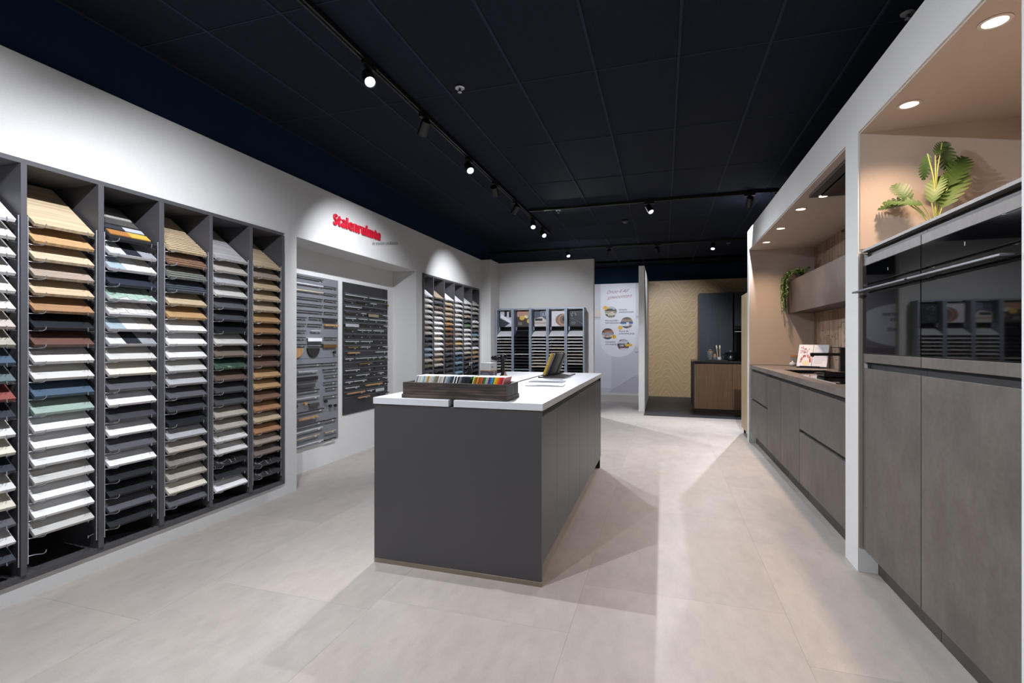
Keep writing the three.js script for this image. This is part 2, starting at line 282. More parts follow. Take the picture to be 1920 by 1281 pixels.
// ---------------------------------------------------------------- handle display panels in the niche
{
  const HM = { k: M('#141416', { rough: 0.4 }), d: M('#3a3838', { rough: 0.4 }), c: STEEL, p: M('#c3b497', { rough: 0.3, metal: 0.8 }), w: M('#c79a62', { map: T.wood, rough: 0.5 }), x: M('#e4e4e6', { rough: 0.4 }), z: M('#7a5c34', { rough: 0.4, metal: 0.7 }), o: M('#b08a66', { map: T.wood, rough: 0.5 }), b: BRASS };
  function handle(p, ox, oy, oz, t, za, zb, y, c) {
    const L = Math.abs(zb - za), zm = (za + zb) / 2 - oz, yy = y - oy, g = [];
    if (t === 'b') { const r = c === 'w' || c === 'o' ? 0.009 : 0.0055; g.push(bx(0.028, 0.028 + r * 1.6, yy - r, yy + r, zm - L / 2, zm + L / 2, 0.002)); for (const s of [-1, 1]) g.push(bx(0.0105, 0.029, yy - 0.004, yy + 0.004, zm + s * (L / 2 - 0.018) - 0.004, zm + s * (L / 2 - 0.018) + 0.004)); }
    if (t === 'l') { g.push(bx(0.0105, 0.034, yy, yy + 0.004, zm - L / 2, zm + L / 2, 0.001), bx(0.03, 0.034, yy - 0.03, yy + 0.0005, zm - L / 2, zm + L / 2, 0.001)); }
    if (t === 'h') { const s = new THREE.Shape(); s.absarc(0, 0, Math.min(L / 2, 0.085), Math.PI, 2 * Math.PI); const e = new THREE.ExtrudeGeometry(s, { depth: 0.012, bevelEnabled: true, bevelSize: 0.002, bevelThickness: 0.002, bevelSegments: 1, curveSegments: 16 }); e.rotateY(Math.PI / 2); e.translate(0.013, yy, zm); g.push(e); }
    if (t === 'n') { const e = cyl(0.017, 0.013, 0.02, 14); e.rotateZ(-Math.PI / 2); e.translate(0.03, yy, zm); const f = cyl(0.007, 0.007, 0.012, 8); f.rotateZ(-Math.PI / 2); f.translate(0.0155, yy, zm); g.push(e, f); }
    const m = mesh(t === 'n' ? 'knob' : 'handle', g, HM[c], p);
    if (t === 'b') for (const s of [0, 1]) { const q = cyl(0.006, 0.006, 0.002, 8); q.rotateZ(Math.PI / 2); q.translate(0.0115, yy - 0.017 - 0, zm - L / 2 + 0.02 + s * 0.016 + L * 0.8 * 0.0); mesh('screw_cap', q, HM.x, m); }
    return m;
  }
  const g1 = thing('handle_display', 'grey wall panel of cabinet handles in the niche', 'display panel', [-3.279, 0.24, -3.95]);
  mesh('panel', bx(0, 0.01, 0, 1.65, -4.363 + 3.95, -3.48 + 3.95, 0.002), M('#74767b', { rough: 0.55 }), g1);
  mesh('groove', bx(0.0095, 0.0105, 0.845, 0.848, -4.36 + 3.95, -3.49 + 3.95), BLACKM, g1);
  const rows = [['b', -3.6, -4.1, 1.862, 'd'], ['b', -3.6, -4.1, 1.798, 'c'], ['b', -4.11, -4.31, 1.804, 'd'], ['b', -3.6, -4.1, 1.734, 'p'], ['b', -4.11, -4.31, 1.733, 'd'], ['b', -3.6, -4.09, 1.666, 'k'], ['b', -4.12, -4.31, 1.669, 'k'], ['b', -3.6, -4.09, 1.605, 'k'], ['b', -4.12, -4.32, 1.608, 'k'], ['b', -3.6, -4.09, 1.541, 'k'], ['b', -4.12, -4.32, 1.543, 'k'], ['b', -3.6, -3.86, 1.475, 'k'], ['b', -3.9, -4.08, 1.48, 'k'], ['l', -4.1, -4.32, 1.481, 'k'], ['b', -3.6, -3.85, 1.414, 'd'], ['b', -3.88, -4.08, 1.414, 'k'], ['b', -4.12, -4.33, 1.415, 'w'], ['b', -3.6, -3.85, 1.35, 'd'], ['b', -3.92, -4.06, 1.354, 'c'], ['l', -3.88, -4.08, 1.28, 'x'], ['b', -3.6, -3.84, 1.287, 'd'], ['b', -4.12, -4.31, 1.287, 'k'], ['b', -3.88, -4.1, 1.222, 'k'], ['b', -3.6, -3.85, 1.221, 'k'], ['l', -4.1, -4.31, 1.217, 'z'], ['h', -3.65, -3.83, 1.184, 'w'], ['h', -3.88, -4.06, 1.184, 'k'], ['n', -4.24, -4.31, 1.139, 'k'], ['b', -3.6, -4.07, 1.031, 'k'], ['b', -4.08, -4.31, 1.029, 'k'], ['b', -4.1, -4.32, 0.965, 'k'], ['b', -3.75, -4.01, 0.964, 'c'], ['b', -4.12, -4.32, 0.905, 'd'], ['l', -3.6, -4.02, 0.909, 'k'], ['b', -4.11, -4.31, 0.836, 'd'], ['l', -3.74, -3.98, 0.839, 'd'], ['b', -4.14, -4.31, 0.775, 'k'], ['b', -3.6, -4.04, 0.778, 'k'], ['b', -4.11, -4.31, 0.696, 'd'], ['b', -3.6, -4.04, 0.713, 'c'], ['n', -3.7, -3.74, 0.65, 'k'], ['n', -3.82, -3.87, 0.66, 'w'], ['n', -4.11, -4.17, 0.647, 'k'], ['n', -4.19, -4.23, 0.592, 'k'], ['n', -4.26, -4.32, 0.587, 'k'], ['l', -3.9, -4.04, 0.646, 'd'], ['b', -3.6, -4.11, 0.581, 'k'], ['b', -3.75, -4.01, 0.517, 'w'], ['b', -4.11, -4.3, 0.454, 'k'], ['b', -3.6, -4.09, 0.456, 'k'], ['b', -3.6, -4.09, 0.398, 'c'], ['b', -4.12, -4.3, 0.333, 'p'], ['b', -3.6, -4.04, 0.336, 'p'], ['b', -3.6, -4.1, 0.268, 'c'], ['b', -4.12, -4.3, 0.256, 'k']];
  for (const [t, a, b, y, c] of rows) handle(g1, -3.279, 0.24, -3.95, t, a, b, y, c);
  const g2 = thing('handle_display', 'black wall panel crowded with chrome and wooden handles', 'display panel', [-3.279, 0.46, -4.88]);
  mesh('panel', bx(0, 0.01, 0, 1.43, -5.325 + 4.88, -4.444 + 4.88, 0.002), M('#26262a', { rough: 0.5 }), g2);
  const special = { 1: [['n', -5.28, -5.3, 'b']], 3: [['l', -4.884, -5.089, 'p']], 9: [['b', -4.503, -4.682, 'b']], 10: [['b', -4.498, -4.707, 'o']], 12: [['b', -4.696, -4.952, 'b']], 16: [['b', -4.827, -5.164, 'w']], 17: [['b', -4.487, -4.809, 'o']], 18: [['b', -4.684, -4.902, 'o']] };
  for (let k = 0; k < 19; k++) {
    const y = 1.757 - k * 0.0628;
    mesh('rail', bx(0.0101, 0.016, y - 0.46 + 0.012, y - 0.46 + 0.017, -5.32 + 4.88, -4.46 + 4.88), M('#8b9097', { rough: 0.35, metal: 0.8 }), g2);
    let z = -4.46; const sp = special[k] || [];
    for (const [t, a, b, c] of sp) handle(g2, -3.279, 0.46, -4.88, t, a, b, y - 0.004, c);
    while (z > -5.22) {
      const L = k === 0 ? 0.4 : rr(0.09, 0.3), a = z, b = Math.max(-5.32, z - L); z -= L + rr(0.015, 0.05);
      if (sp.some((s) => a > s[2] - 0.02 && b < s[1] + 0.02) || a - b < 0.06) continue;
      handle(g2, -3.279, 0.46, -4.88, rnd() < 0.04 ? 'l' : 'b', a, b, y - 0.004, rnd() < 0.62 ? 'c' : rnd() < 0.7 ? 'k' : 'd');
    }
  }
}

// ---------------------------------------------------------------- wall lettering
const font = await new FontLoader().loadAsync('fonts/droid/droid_sans_bold.typeface.json');
const fontS = await new FontLoader().loadAsync('fonts/droid/droid_serif_regular.typeface.json');
{
  const red = M('#c8102e', { rough: 0.35 });
  const s = thing('wall_sign', 'red raised lettering reading Stalenruimte on the white header', 'sign', [-2.949, 2.345, -3.852]); s.rotation.y = Math.PI / 2;
  const size = 0.1, sc = size / font.data.resolution; let x = 0; const word = 'Stalenruimte', tot = [...word].reduce((a, c) => a + font.data.glyphs[c].ha * sc, 0), k = 0.8 / tot;
  for (const c of word) {
    const g = new TextGeometry(c, { font, size, depth: 0.012, curveSegments: 6, bevelEnabled: true, bevelThickness: 0.003, bevelSize: 0.0018, bevelSegments: 2 });
    g.scale(k * 0.93, 1, 1); const m = mesh('letter', g, red, s); m.position.set(x, 0, 0.003); x += font.data.glyphs[c].ha * sc * k;
  }
  const t = new TextGeometry('de mooiste combinaties', { font: fontS, size: 0.033, depth: 0.001, curveSegments: 3, bevelEnabled: false });
  t.applyMatrix4(new THREE.Matrix4().makeShear(0, 0, 0.35, 0, 0, 0)); t.computeBoundingBox(); t.scale(0.54 / t.boundingBox.max.x, 1, 1); t.rotateZ(0.2);
  const o = one('wall_lettering', t, M('#3c3c40', { rough: 0.6 }), 'thin grey slanted script line below the red lettering', 'sign'); o.rotation.y = Math.PI / 2; o.position.set(-2.9495, 2.272, -4.5);
}

// ---------------------------------------------------------------- island
{
  const dark = M('#403f41', { rough: 0.42 });
  const is = thing('kitchen_island', 'dark grey island with handleless doors in the middle of the room', 'kitchen island', [-1.08, 0, -3.65]);
  const P = (n, a, b, c, d, e, f, m = dark, r = 0.001) => mesh(n, bx(a + 1.08, b + 1.08, c, d, e + 3.65, f + 3.65, r), m, is);
  P('end_panel', -1.568, -0.592, 0.025, 0.896, -2.432, -2.414);
  P('base_strip', -1.568, -0.592, 0.0, 0.0245, -2.436, -2.412, M('#8d8374', { rough: 0.35, metal: 0.7 }));
  P('carcass', -1.55, -0.614, 0.1, 0.868, -4.86, -2.433, M('#2c2b2e', { rough: 0.6 }), 0);
  P('plinth', -1.5, -0.66, 0, 0.0995, -4.72, -2.437, M('#1a1a1c', { rough: 0.6 }), 0);
  P('grip_rail', -0.64, -0.612, 0.8685, 0.896, -4.86, -2.433, BLACKM, 0);
  const zs = [-2.434, -2.815, -3.185, -3.6, -4.02, -4.44, -4.86];
  const dz = (k) => [zs[k] - 0.0015, zs[k + 1] + 0.0015];
  for (let k = 0; k < 6; k++) { const [a, b] = dz(k); P('door', -0.6135, -0.595, 0.1, 0.862, b, a); P('door', -1.567, -1.5505, 0.1, 0.862, b, a); }
  P('far_panel', -1.568, -0.594, 0.12, 0.896, -4.88, -4.862);
  P('foot', -0.66, -0.6, 0, 0.1195, -4.88, -4.85, BLACKM);
  P('cable_channel', -1.118, -1.066, 0.87, 0.892, -4.86, -2.45, BLACKM, 0);
  const top = M('#d0d2d6', { map: T.paint, rough: 0.38 });
  one('worktop', bx(-1.572, -1.106, 0.8975, 0.934, -4.905, -2.408, 0.0015), top, 'left half of the white island worktop, farther from the kitchen', 'worktop');
  one('worktop', bx(-1.076, -0.584, 0.8975, 0.934, -4.905, -2.408, 0.0015), top, 'right half of the white island worktop beside the wide aisle', 'worktop');
}
const WT = 0.934;
{
  // swatch tray
  const oak = M('#5b4f47', { map: T.darkOak, rough: 0.55 });
  const t = thing('swatch_tray', 'dark brown oak tray of colour cards on the island', 'tray', [-1.095, WT + 0.0005, -2.552]);
  const B = (n, a, b, c, d, e, f, sw) => mesh(n, bx(a, b, c, d, e, f, 0.0015, sw), oak, t);
  B('base', -0.31, 0.31, 0, 0.022, -0.118, 0.118, true); B('front_board', -0.305, 0.305, 0.0225, 0.088, 0.1, 0.113, true); B('back_board', -0.305, 0.305, 0.0225, 0.088, -0.113, -0.1, true);
  B('end_board', -0.305, -0.292, 0.0225, 0.088, -0.0995, 0.0995, false); B('end_board', 0.292, 0.305, 0.0225, 0.088, -0.0995, 0.0995, false);
  const cols = ['#b9babd', '#8f9096', '#d9d9dc', '#cfc9c0', '#e6e4df', '#c5d5da', '#79b7c0', '#d7d2c4', '#c9b189', '#a58550', '#d4c3a3', '#cdcdc8', '#bfc3c0', '#adb3b2', '#8d8b76', '#7d7b66', '#76745f', '#d8d8d6', '#a8a4a6', '#cfc8c4', '#e1e1e1', '#5b5a52', '#b0b7ba', '#8aa0aa', '#7d8b95', '#5a6b76', '#36434e', '#2c3640', '#d9dde0', '#1c1d20', '#e9e9ea', '#17181b', '#8f9397', '#6d7076', '#1f2a3a', '#2a3140', '#14161c', '#181a20', '#20242c', '#16181d', '#9fdc72', '#b5651d', '#a3541a', '#d49a3c', '#8f4d1c', '#a85a22', '#c8643a', '#6b3a2a', '#3f7a4a', '#8fc79a', '#b9a7c4', '#5c1f45', '#2f6fb5', '#4a8fc9', '#2f8a4f', '#f2c21c', '#f0a81a', '#ee7d1a', '#e04a1e', '#cf2027', '#b5163f', '#c9837a'];
  const names = ['pale', 'muted', 'bright'];
  const geo = bx(-0.0032, 0.0032, 0, 0.104, -0.062, 0.062, 0.0006);
  cols.forEach((c, i) => {
    const late = i > 39, x = late ? 0.085 + (i - 40) * 0.0082 : -0.262 + i * 0.0083;
    const [lo, hi, where] = late ? [40, cols.length, 'bright bundle'] : i < 17 ? [0, 17, 'pale bundle'] : [17, 40, 'grey-blue bundle'];
    const h = {}; new THREE.Color(c).getHSL(h); const d = h.l * 1, tone = h.s < 0.13 ? (d > 0.5 ? 'light grey' : d > 0.12 ? 'mid grey' : 'black') : (d > 0.45 ? 'pale ' : d < 0.06 ? 'dark ' : '') + (h.h < 0.03 || h.h > 0.94 ? 'red' : h.h < 0.1 ? 'brown' : h.h < 0.18 ? 'yellow' : h.h < 0.45 ? 'green' : h.h < 0.72 ? 'blue' : 'purple');
    const m = one('swatch_card', geo, M(c, { rough: 0.5 }), `${tone} colour card, ${[...NTH, 'twenty-first', 'twenty-second', 'twenty-third'][i - lo]} from left in the tray's ${where}`, 'colour card', `colour cards in the ${where}`);
    m.position.set(-1.095 + x, WT + 0.0245, -2.552 + 0.022); m.rotation.z = -0.3; 
  });
  // sample book
  const sb = thing('sample_holder', 'low grey rack base holding leaning sample plates on the island', 'sample holder', [-0.94, WT + 0.0005, -4.33]);
  mesh('base_plate', bx(-0.1, 0.13, 0, 0.012, -0.34, 0.22, 0.002), M('#6b6863', { map: T.wood, rough: 0.5 }), sb);
  for (let k = 0; k < 8; k++) mesh('ridge', bx(-0.098, 0.02, 0.0121, 0.02, -0.32 + k * 0.063, -0.315 + k * 0.063), M('#5d5a56', { rough: 0.5 }), sb);
  const pl = [['#c9a53a', 'ochre yellow'], ['#a79aa0', 'mauve grey'], ['#26262b', 'black'], ['#6d666b', 'plum grey'], ['#8f9290', 'mid grey'], ['#a7aaa4', 'pale grey'], ['#5c564a', 'brown grey'], ['#c3c3c0', 'off-white']];
  const pg = bx(-0.009, 0.009, 0, 0.2, -0.06, 0.06, 0.001);
  pl.forEach(([c, w], k) => { const m = one('sample_plate', pg, M(c, { rough: 0.45 }), `${w} sample plate leaning in the grey holder on the island`, 'sample plate', 'leaning sample plates'); m.position.set(-1.0 + k * 0.006, WT + 0.0258, -4.16 - k * 0.058); m.rotation.z = -0.38 ; m.rotation.order = 'YXZ'; m.rotation.y = 0.25; });
  // brochures
  const page = canvasTex(512, 360, (x, w, h) => { x.fillStyle = '#e9e9ec'; x.fillRect(0, 0, w, h); x.fillStyle = '#b9bcc6'; x.fillRect(30, 30, 200, 130); x.fillStyle = '#d7c9c2'; x.fillRect(270, 30, 210, 200); x.fillStyle = '#9a9ca4'; for (let k = 0; k < 8; k++) x.fillRect(30, 190 + k * 16, 150 + (k * 37) % 60, 4); });
  const page2 = canvasTex(512, 360, (x, w, h) => { x.fillStyle = '#5c6675'; x.fillRect(0, 0, w, h); x.fillStyle = '#8b95a3'; x.fillRect(0, 40, w, 120); x.fillStyle = '#cfd6dd'; x.fillRect(300, 60, 140, 90); x.fillStyle = '#39424f'; x.fillRect(0, 250, w, 110); });
  function brochure(label, x, z, w, d, ry, tx) {
    const o = thing('brochure', label, 'brochure', [x, WT + 0.0005, z]); o.rotation.y = ry;
    mesh('pages', bx(-w / 2, w / 2, 0, 0.006, -d / 2, d / 2, 0.001), M('#d8d8da', { rough: 0.6 }), o);
    const g = new THREE.PlaneGeometry(w * 0.98, d * 0.98, 8, 1); const p = g.attributes.position; for (let i = 0; i < p.count; i++) p.setZ(i, 0.004 * Math.sin(Math.PI * (p.getX(i) / w + 0.5))); g.computeVertexNormals(); g.rotateX(-Math.PI / 2); g.translate(0, 0.0064, 0);
    mesh('cover', g, new THREE.MeshStandardMaterial({ map: tx, roughness: 0.3, side: THREE.DoubleSide }), o);
  }
  brochure('white printed leaflet lying nearest the island edge', -0.81, -3.42, 0.27, 0.19, 0.12, page);
  brochure('blue grey glossy leaflet behind the white one', -0.87, -3.74, 0.27, 0.17, 0.05, page2);
  // carton
  const box = thing('carton', 'white and grey carton with an orange stripe on the island', 'box', [-1.478, WT + 0.0005, -4.06]); box.rotation.y = -0.35;
  const side = canvasTex(256, 256, (x, w, h) => { x.fillStyle = '#e6e6e6'; x.fillRect(0, 0, w, h); x.fillStyle = '#d99a2b'; x.fillRect(0, 128, w, 12); x.fillStyle = '#5f5d68'; x.fillRect(0, 140, w, 116); x.fillStyle = '#7d7b88'; x.beginPath(); x.ellipse(128, 250, 130, 80, 0, Math.PI, 0); x.fill(); });
  const side2 = canvasTex(256, 256, (x, w, h) => { x.fillStyle = '#c9c4c0'; x.fillRect(0, 0, w, h); x.fillStyle = '#c98f3a'; x.fillRect(0, 128, w, 12); x.fillStyle = '#6b5a5a'; x.fillRect(0, 140, w, 116); x.fillStyle = '#e0d8d0'; for (let k = 0; k < 5; k++) x.fillRect(120, 150 + k * 20, 60, 8); x.fillStyle = '#4a4a50'; x.fillRect(40, 60, 70, 14); });
  const cb = new THREE.BoxGeometry(0.12, 0.125, 0.085); cb.translate(0, 0.0625, 0);
  const sm = new THREE.MeshStandardMaterial({ map: side, roughness: 0.5 }), sm2 = new THREE.MeshStandardMaterial({ map: side2, roughness: 0.5 }), tm = M('#e8e8e8');
  { const m = new THREE.Mesh(cb, [sm2, sm2, tm, tm, sm, sm]); m.name = 'box'; box.add(m); } mesh('lid_flap', bx(-0.058, 0.058, 0.1252, 0.127, -0.04, 0.041, 0.0005), tm, box);
  // black ornament
  const o = thing('ornament', 'black angular ornament with an overhanging head behind the carton', 'ornament', [-1.405, WT + 0.0005, -4.24]);
  const gl = M('#0f0f12', { rough: 0.25, bump: T.stone, bumpScale: 0.004 });
  mesh('base', lathe([[0, 0], [0.028, 0], [0.03, 0.008], [0.02, 0.014], [0, 0.014]], 16), gl, o);
  const st = cyl(0.02, 0.017, 0.15, 9); st.translate(0, 0.085, 0); mesh('stem', st, gl, o);
  const hd = new THREE.DodecahedronGeometry(0.036, 1); hd.scale(1, 0.9, 0.9); hd.translate(0.008, 0.17, 0); const hd2 = new THREE.DodecahedronGeometry(0.028, 1); hd2.scale(1.7, 0.9, 0.9); hd2.translate(-0.052, 0.163, 0.01); const hd3 = new THREE.DodecahedronGeometry(0.022, 1); hd3.translate(-0.085, 0.166, 0.015); mesh('head', [hd, hd2, hd3].map((g) => clean(g)), gl, o);
  const cone = one('sample_pyramid', (() => { const g = new THREE.ConeGeometry(0.022, 0.05, 4); g.translate(0, 0.025, 0); return g; })(), M('#a98f7a', { rough: 0.5 }), 'tiny beige pyramid beside the black ornament', 'ornament'); cone.position.set(-1.365, WT + 0.0005, -4.2);
  const bt = thing('dispenser_bottle', 'slim black bottle with pale streaks left of the carton', 'bottle', [-1.53, WT + 0.0005, -3.75]);
  mesh('body', lathe([[0, 0], [0.026, 0], [0.027, 0.01], [0.018, 0.075], [0.012, 0.1], [0.011, 0.115], [0, 0.115]], 14), M('#101013', { rough: 0.2 }), bt);
  mesh('pump', [bx(-0.003, 0.003, 0.115, 0.135, -0.003, 0.003), bx(-0.006, 0.022, 0.135, 0.142, -0.005, 0.005)], STEEL, bt);
}
// ---------------------------------------------------------------- five sample stands
{
  const post = M('#9aa5b5', { rough: 0.4, metal: 0.3 });
  const edges = [-2.765, -2.46, -2.15, -1.852, -1.542, -1.236];
  const prints = [
    (x, w, h) => { x.fillStyle = '#c9ccd2'; x.fillRect(0, 0, w, h); x.fillStyle = '#3b3d45'; x.beginPath(); x.moveTo(0, h * 0.45); x.lineTo(w * 0.8, h * 0.78); x.lineTo(w * 0.35, h); x.lineTo(0, h); x.fill(); x.fillStyle = '#24252b'; x.fillRect(w * 0.35, 0, w * 0.2, h * 0.35); x.fillRect(w * 0.72, h * 0.05, w * 0.18, h * 0.35); x.fillStyle = '#eceef1'; x.beginPath(); x.moveTo(0, h * 0.36); x.lineTo(w, h * 0.85); x.lineTo(w, h * 0.7); x.lineTo(w * 0.1, h * 0.2); x.fill(); },
    (x, w, h) => { x.fillStyle = '#b78f7d'; x.fillRect(0, 0, w, h * 0.4); x.fillStyle = '#4b423c'; x.fillRect(0, h * 0.38, w, h * 0.62); x.fillStyle = '#d8b455'; x.beginPath(); x.ellipse(w * 0.4, h * 0.45, w * 0.2, h * 0.14, 0, 0, 7); x.fill(); x.beginPath(); x.ellipse(w * 0.9, h * 0.65, w * 0.13, h * 0.13, 0, 0, 7); x.fill(); x.fillStyle = '#e9dcb0'; x.beginPath(); x.ellipse(w * 0.72, h * 0.38, w * 0.17, h * 0.09, 0.5, 0, 7); x.fill(); x.strokeStyle = '#d8d4cf'; x.lineWidth = 4; x.strokeRect(w * 0.12, h * 0.74, w * 0.26, h * 0.14); x.fillStyle = '#d8d4cf'; x.fillRect(w * 0.15, h * 0.8, w * 0.2, 5); },
    (x, w, h) => { x.fillStyle = '#565865'; x.fillRect(0, 0, w, h); x.fillStyle = '#8d93a5'; x.fillRect(w * 0.5, 0, w * 0.5, h * 0.35); x.fillStyle = '#cfc9c6'; x.beginPath(); x.moveTo(0, h * 0.5); x.lineTo(w * 0.6, h * 0.38); x.lineTo(w, h * 0.62); x.lineTo(w, h); x.lineTo(0, h); x.fill(); x.fillStyle = '#2a2a30'; x.fillRect(w * 0.05, h * 0.5, w * 0.6, h * 0.14); x.strokeStyle = '#23232a'; x.lineWidth = 10; x.beginPath(); x.moveTo(w * 0.6, h * 0.35); x.lineTo(w * 0.6, h * 0.12); x.lineTo(w * 0.8, h * 0.12); x.lineTo(w * 0.8, h * 0.3); x.stroke(); x.fillStyle = '#b7a69a'; x.fillRect(0, h * 0.72, w, h * 0.14); },
    (x, w, h) => { x.fillStyle = '#d5d4d8'; x.fillRect(0, 0, w, h); x.fillStyle = '#a4a3aa'; for (let k = 0; k < 60; k++) x.fillRect(hash(k, 1, 2) * w, hash(k, 2, 2) * h, 6, 4); x.fillStyle = '#8f6a54'; x.beginPath(); x.ellipse(w * 0.85, h * 0.6, w * 0.55, h * 0.38, 0, 0, 7); x.fill(); x.lineWidth = 7; x.strokeStyle = '#d0c4bb'; x.beginPath(); x.ellipse(w * 0.95, h * 0.6, w * 0.4, h * 0.32, 0, 0, 7); x.stroke(); x.fillStyle = '#6b5a52'; x.beginPath(); x.ellipse(w, h * 0.58, w * 0.3, h * 0.25, 0, 0, 7); x.fill(); x.fillStyle = '#2e2a2b'; x.beginPath(); x.ellipse(w, h * 0.55, w * 0.16, h * 0.15, 0, 0, 7); x.fill(); },
    (x, w, h) => { x.fillStyle = '#2b2e35'; x.fillRect(0, 0, w, h); x.strokeStyle = '#8a8d92'; x.lineWidth = 3; x.beginPath(); x.moveTo(0, h * 0.45); x.lineTo(w, h * 0.88); x.stroke(); x.fillStyle = '#7d8288'; for (const [a, b] of [[0.12, 0.25], [0.22, 0.18], [0.4, 0.2], [0.45, 0.3], [0.15, 0.35]]) { x.beginPath(); x.arc(w * a, h * b, w * 0.05, 0, 7); x.fill(); } x.strokeStyle = '#b9bcc0'; x.beginPath(); x.ellipse(w * 0.25, h * 0.8, w * 0.16, h * 0.1, 0, 0, 7); x.stroke(); x.fillStyle = '#b9bcc0'; x.fillRect(w * 0.14, h * 0.79, w * 0.22, 5); },
  ];
  const pics = ['a mono geometric picture', 'a picture of lemons', 'a picture of a kitchen tap', 'a picture of a wooden dish', 'a dark abstract picture'];
  const rows = ['WwiggggGgiss', 'kkkAAksAAAkB', 'WwwwwWisccck', 'Wwwsciwsgwws', 'Wwwswsiisskk'];
  rows.forEach((f, i) => {
    const x0 = edges[i], x1 = edges[i + 1], xc = (x0 + x1) / 2, w = x1 - x0;
    const s = thing('sample_stand', `grey metal sample stand topped by ${pics[i]}`, 'display stand', [xc, 0.0005, -8.07], 'sample stands on the short wall');
    for (const d of [-1, 1]) { mesh('post', bx(d * (w / 2 - 0.012) - 0.01, d * (w / 2 - 0.012) + 0.01, 0, 1.815, 0.09, 0.115, 0.002), post, s); mesh('side_panel', bx(d * (w / 2 - 0.012) - 0.006, d * (w / 2 - 0.012) + 0.006, 0.02, 1.81, -0.11, 0.0895), post, s); }
    mesh('back_panel', bx(-w / 2 + 0.02, w / 2 - 0.02, 0.02, 1.8, -0.115, -0.105), M('#1a1c22', { rough: 0.6 }), s);
    mesh('top_bar', bx(-w / 2 + 0.023, w / 2 - 0.023, 1.795, 1.812, 0.09, 0.113, 0.002), post, s);
    mesh('base', bx(-w / 2 + 0.02, w / 2 - 0.02, 0, 0.06, -0.1, 0.11), post, s);
    const pm = new THREE.MeshStandardMaterial({ map: canvasTex(256, 320, prints[i]), roughness: 0.35 });
    const pg = new THREE.PlaneGeometry(w - 0.085, 0.27); pg.translate(0.008, 1.64, 0.0132); const pb = mesh('poster_board', bx(-w / 2 + 0.035, w / 2 - 0.022, 1.5, 1.778, 0.006, 0.0125), M('#22242a'), s); mesh('print', pg, pm, pb);
    mesh('clip', bx(-0.02, 0.07, 1.77, 1.79, 0.013, 0.02), BLACKM, s);
    mesh('bracket', bx(-w / 2 + 0.03, -w / 2 + 0.036 + 0.01, 1.44, 1.5, 0.0, 0.006), post, s);
    f.split('').forEach((c, k) => {
      const y = 1.335 - k * 0.0515;
      const q = new RoundedBoxGeometry(w - 0.055, 0.014, 0.2, 1, 0.001); q.translate(0, 0.007, -0.1); uvm(q); q.rotateX(k ? 0.08 : 0.42);
      const m = one('sample_board', q, finMat(c), `${words(c)} board, ${ORD[k]} in the ${NTH[i]} metal stand from the left`, 'sample board', 'boards in the metal stands'); m.position.set(xc, y, -7.955);
      for (const d of [-1, 1]) mesh('arm', bx(d * (w / 2 - 0.024) - 0.006, d * (w / 2 - 0.024) + 0.006, y - 0.0015 - 0.0005 - 0.003, y - 0.002, 0.06, 0.122), WIRE, s);
    });
  });
}

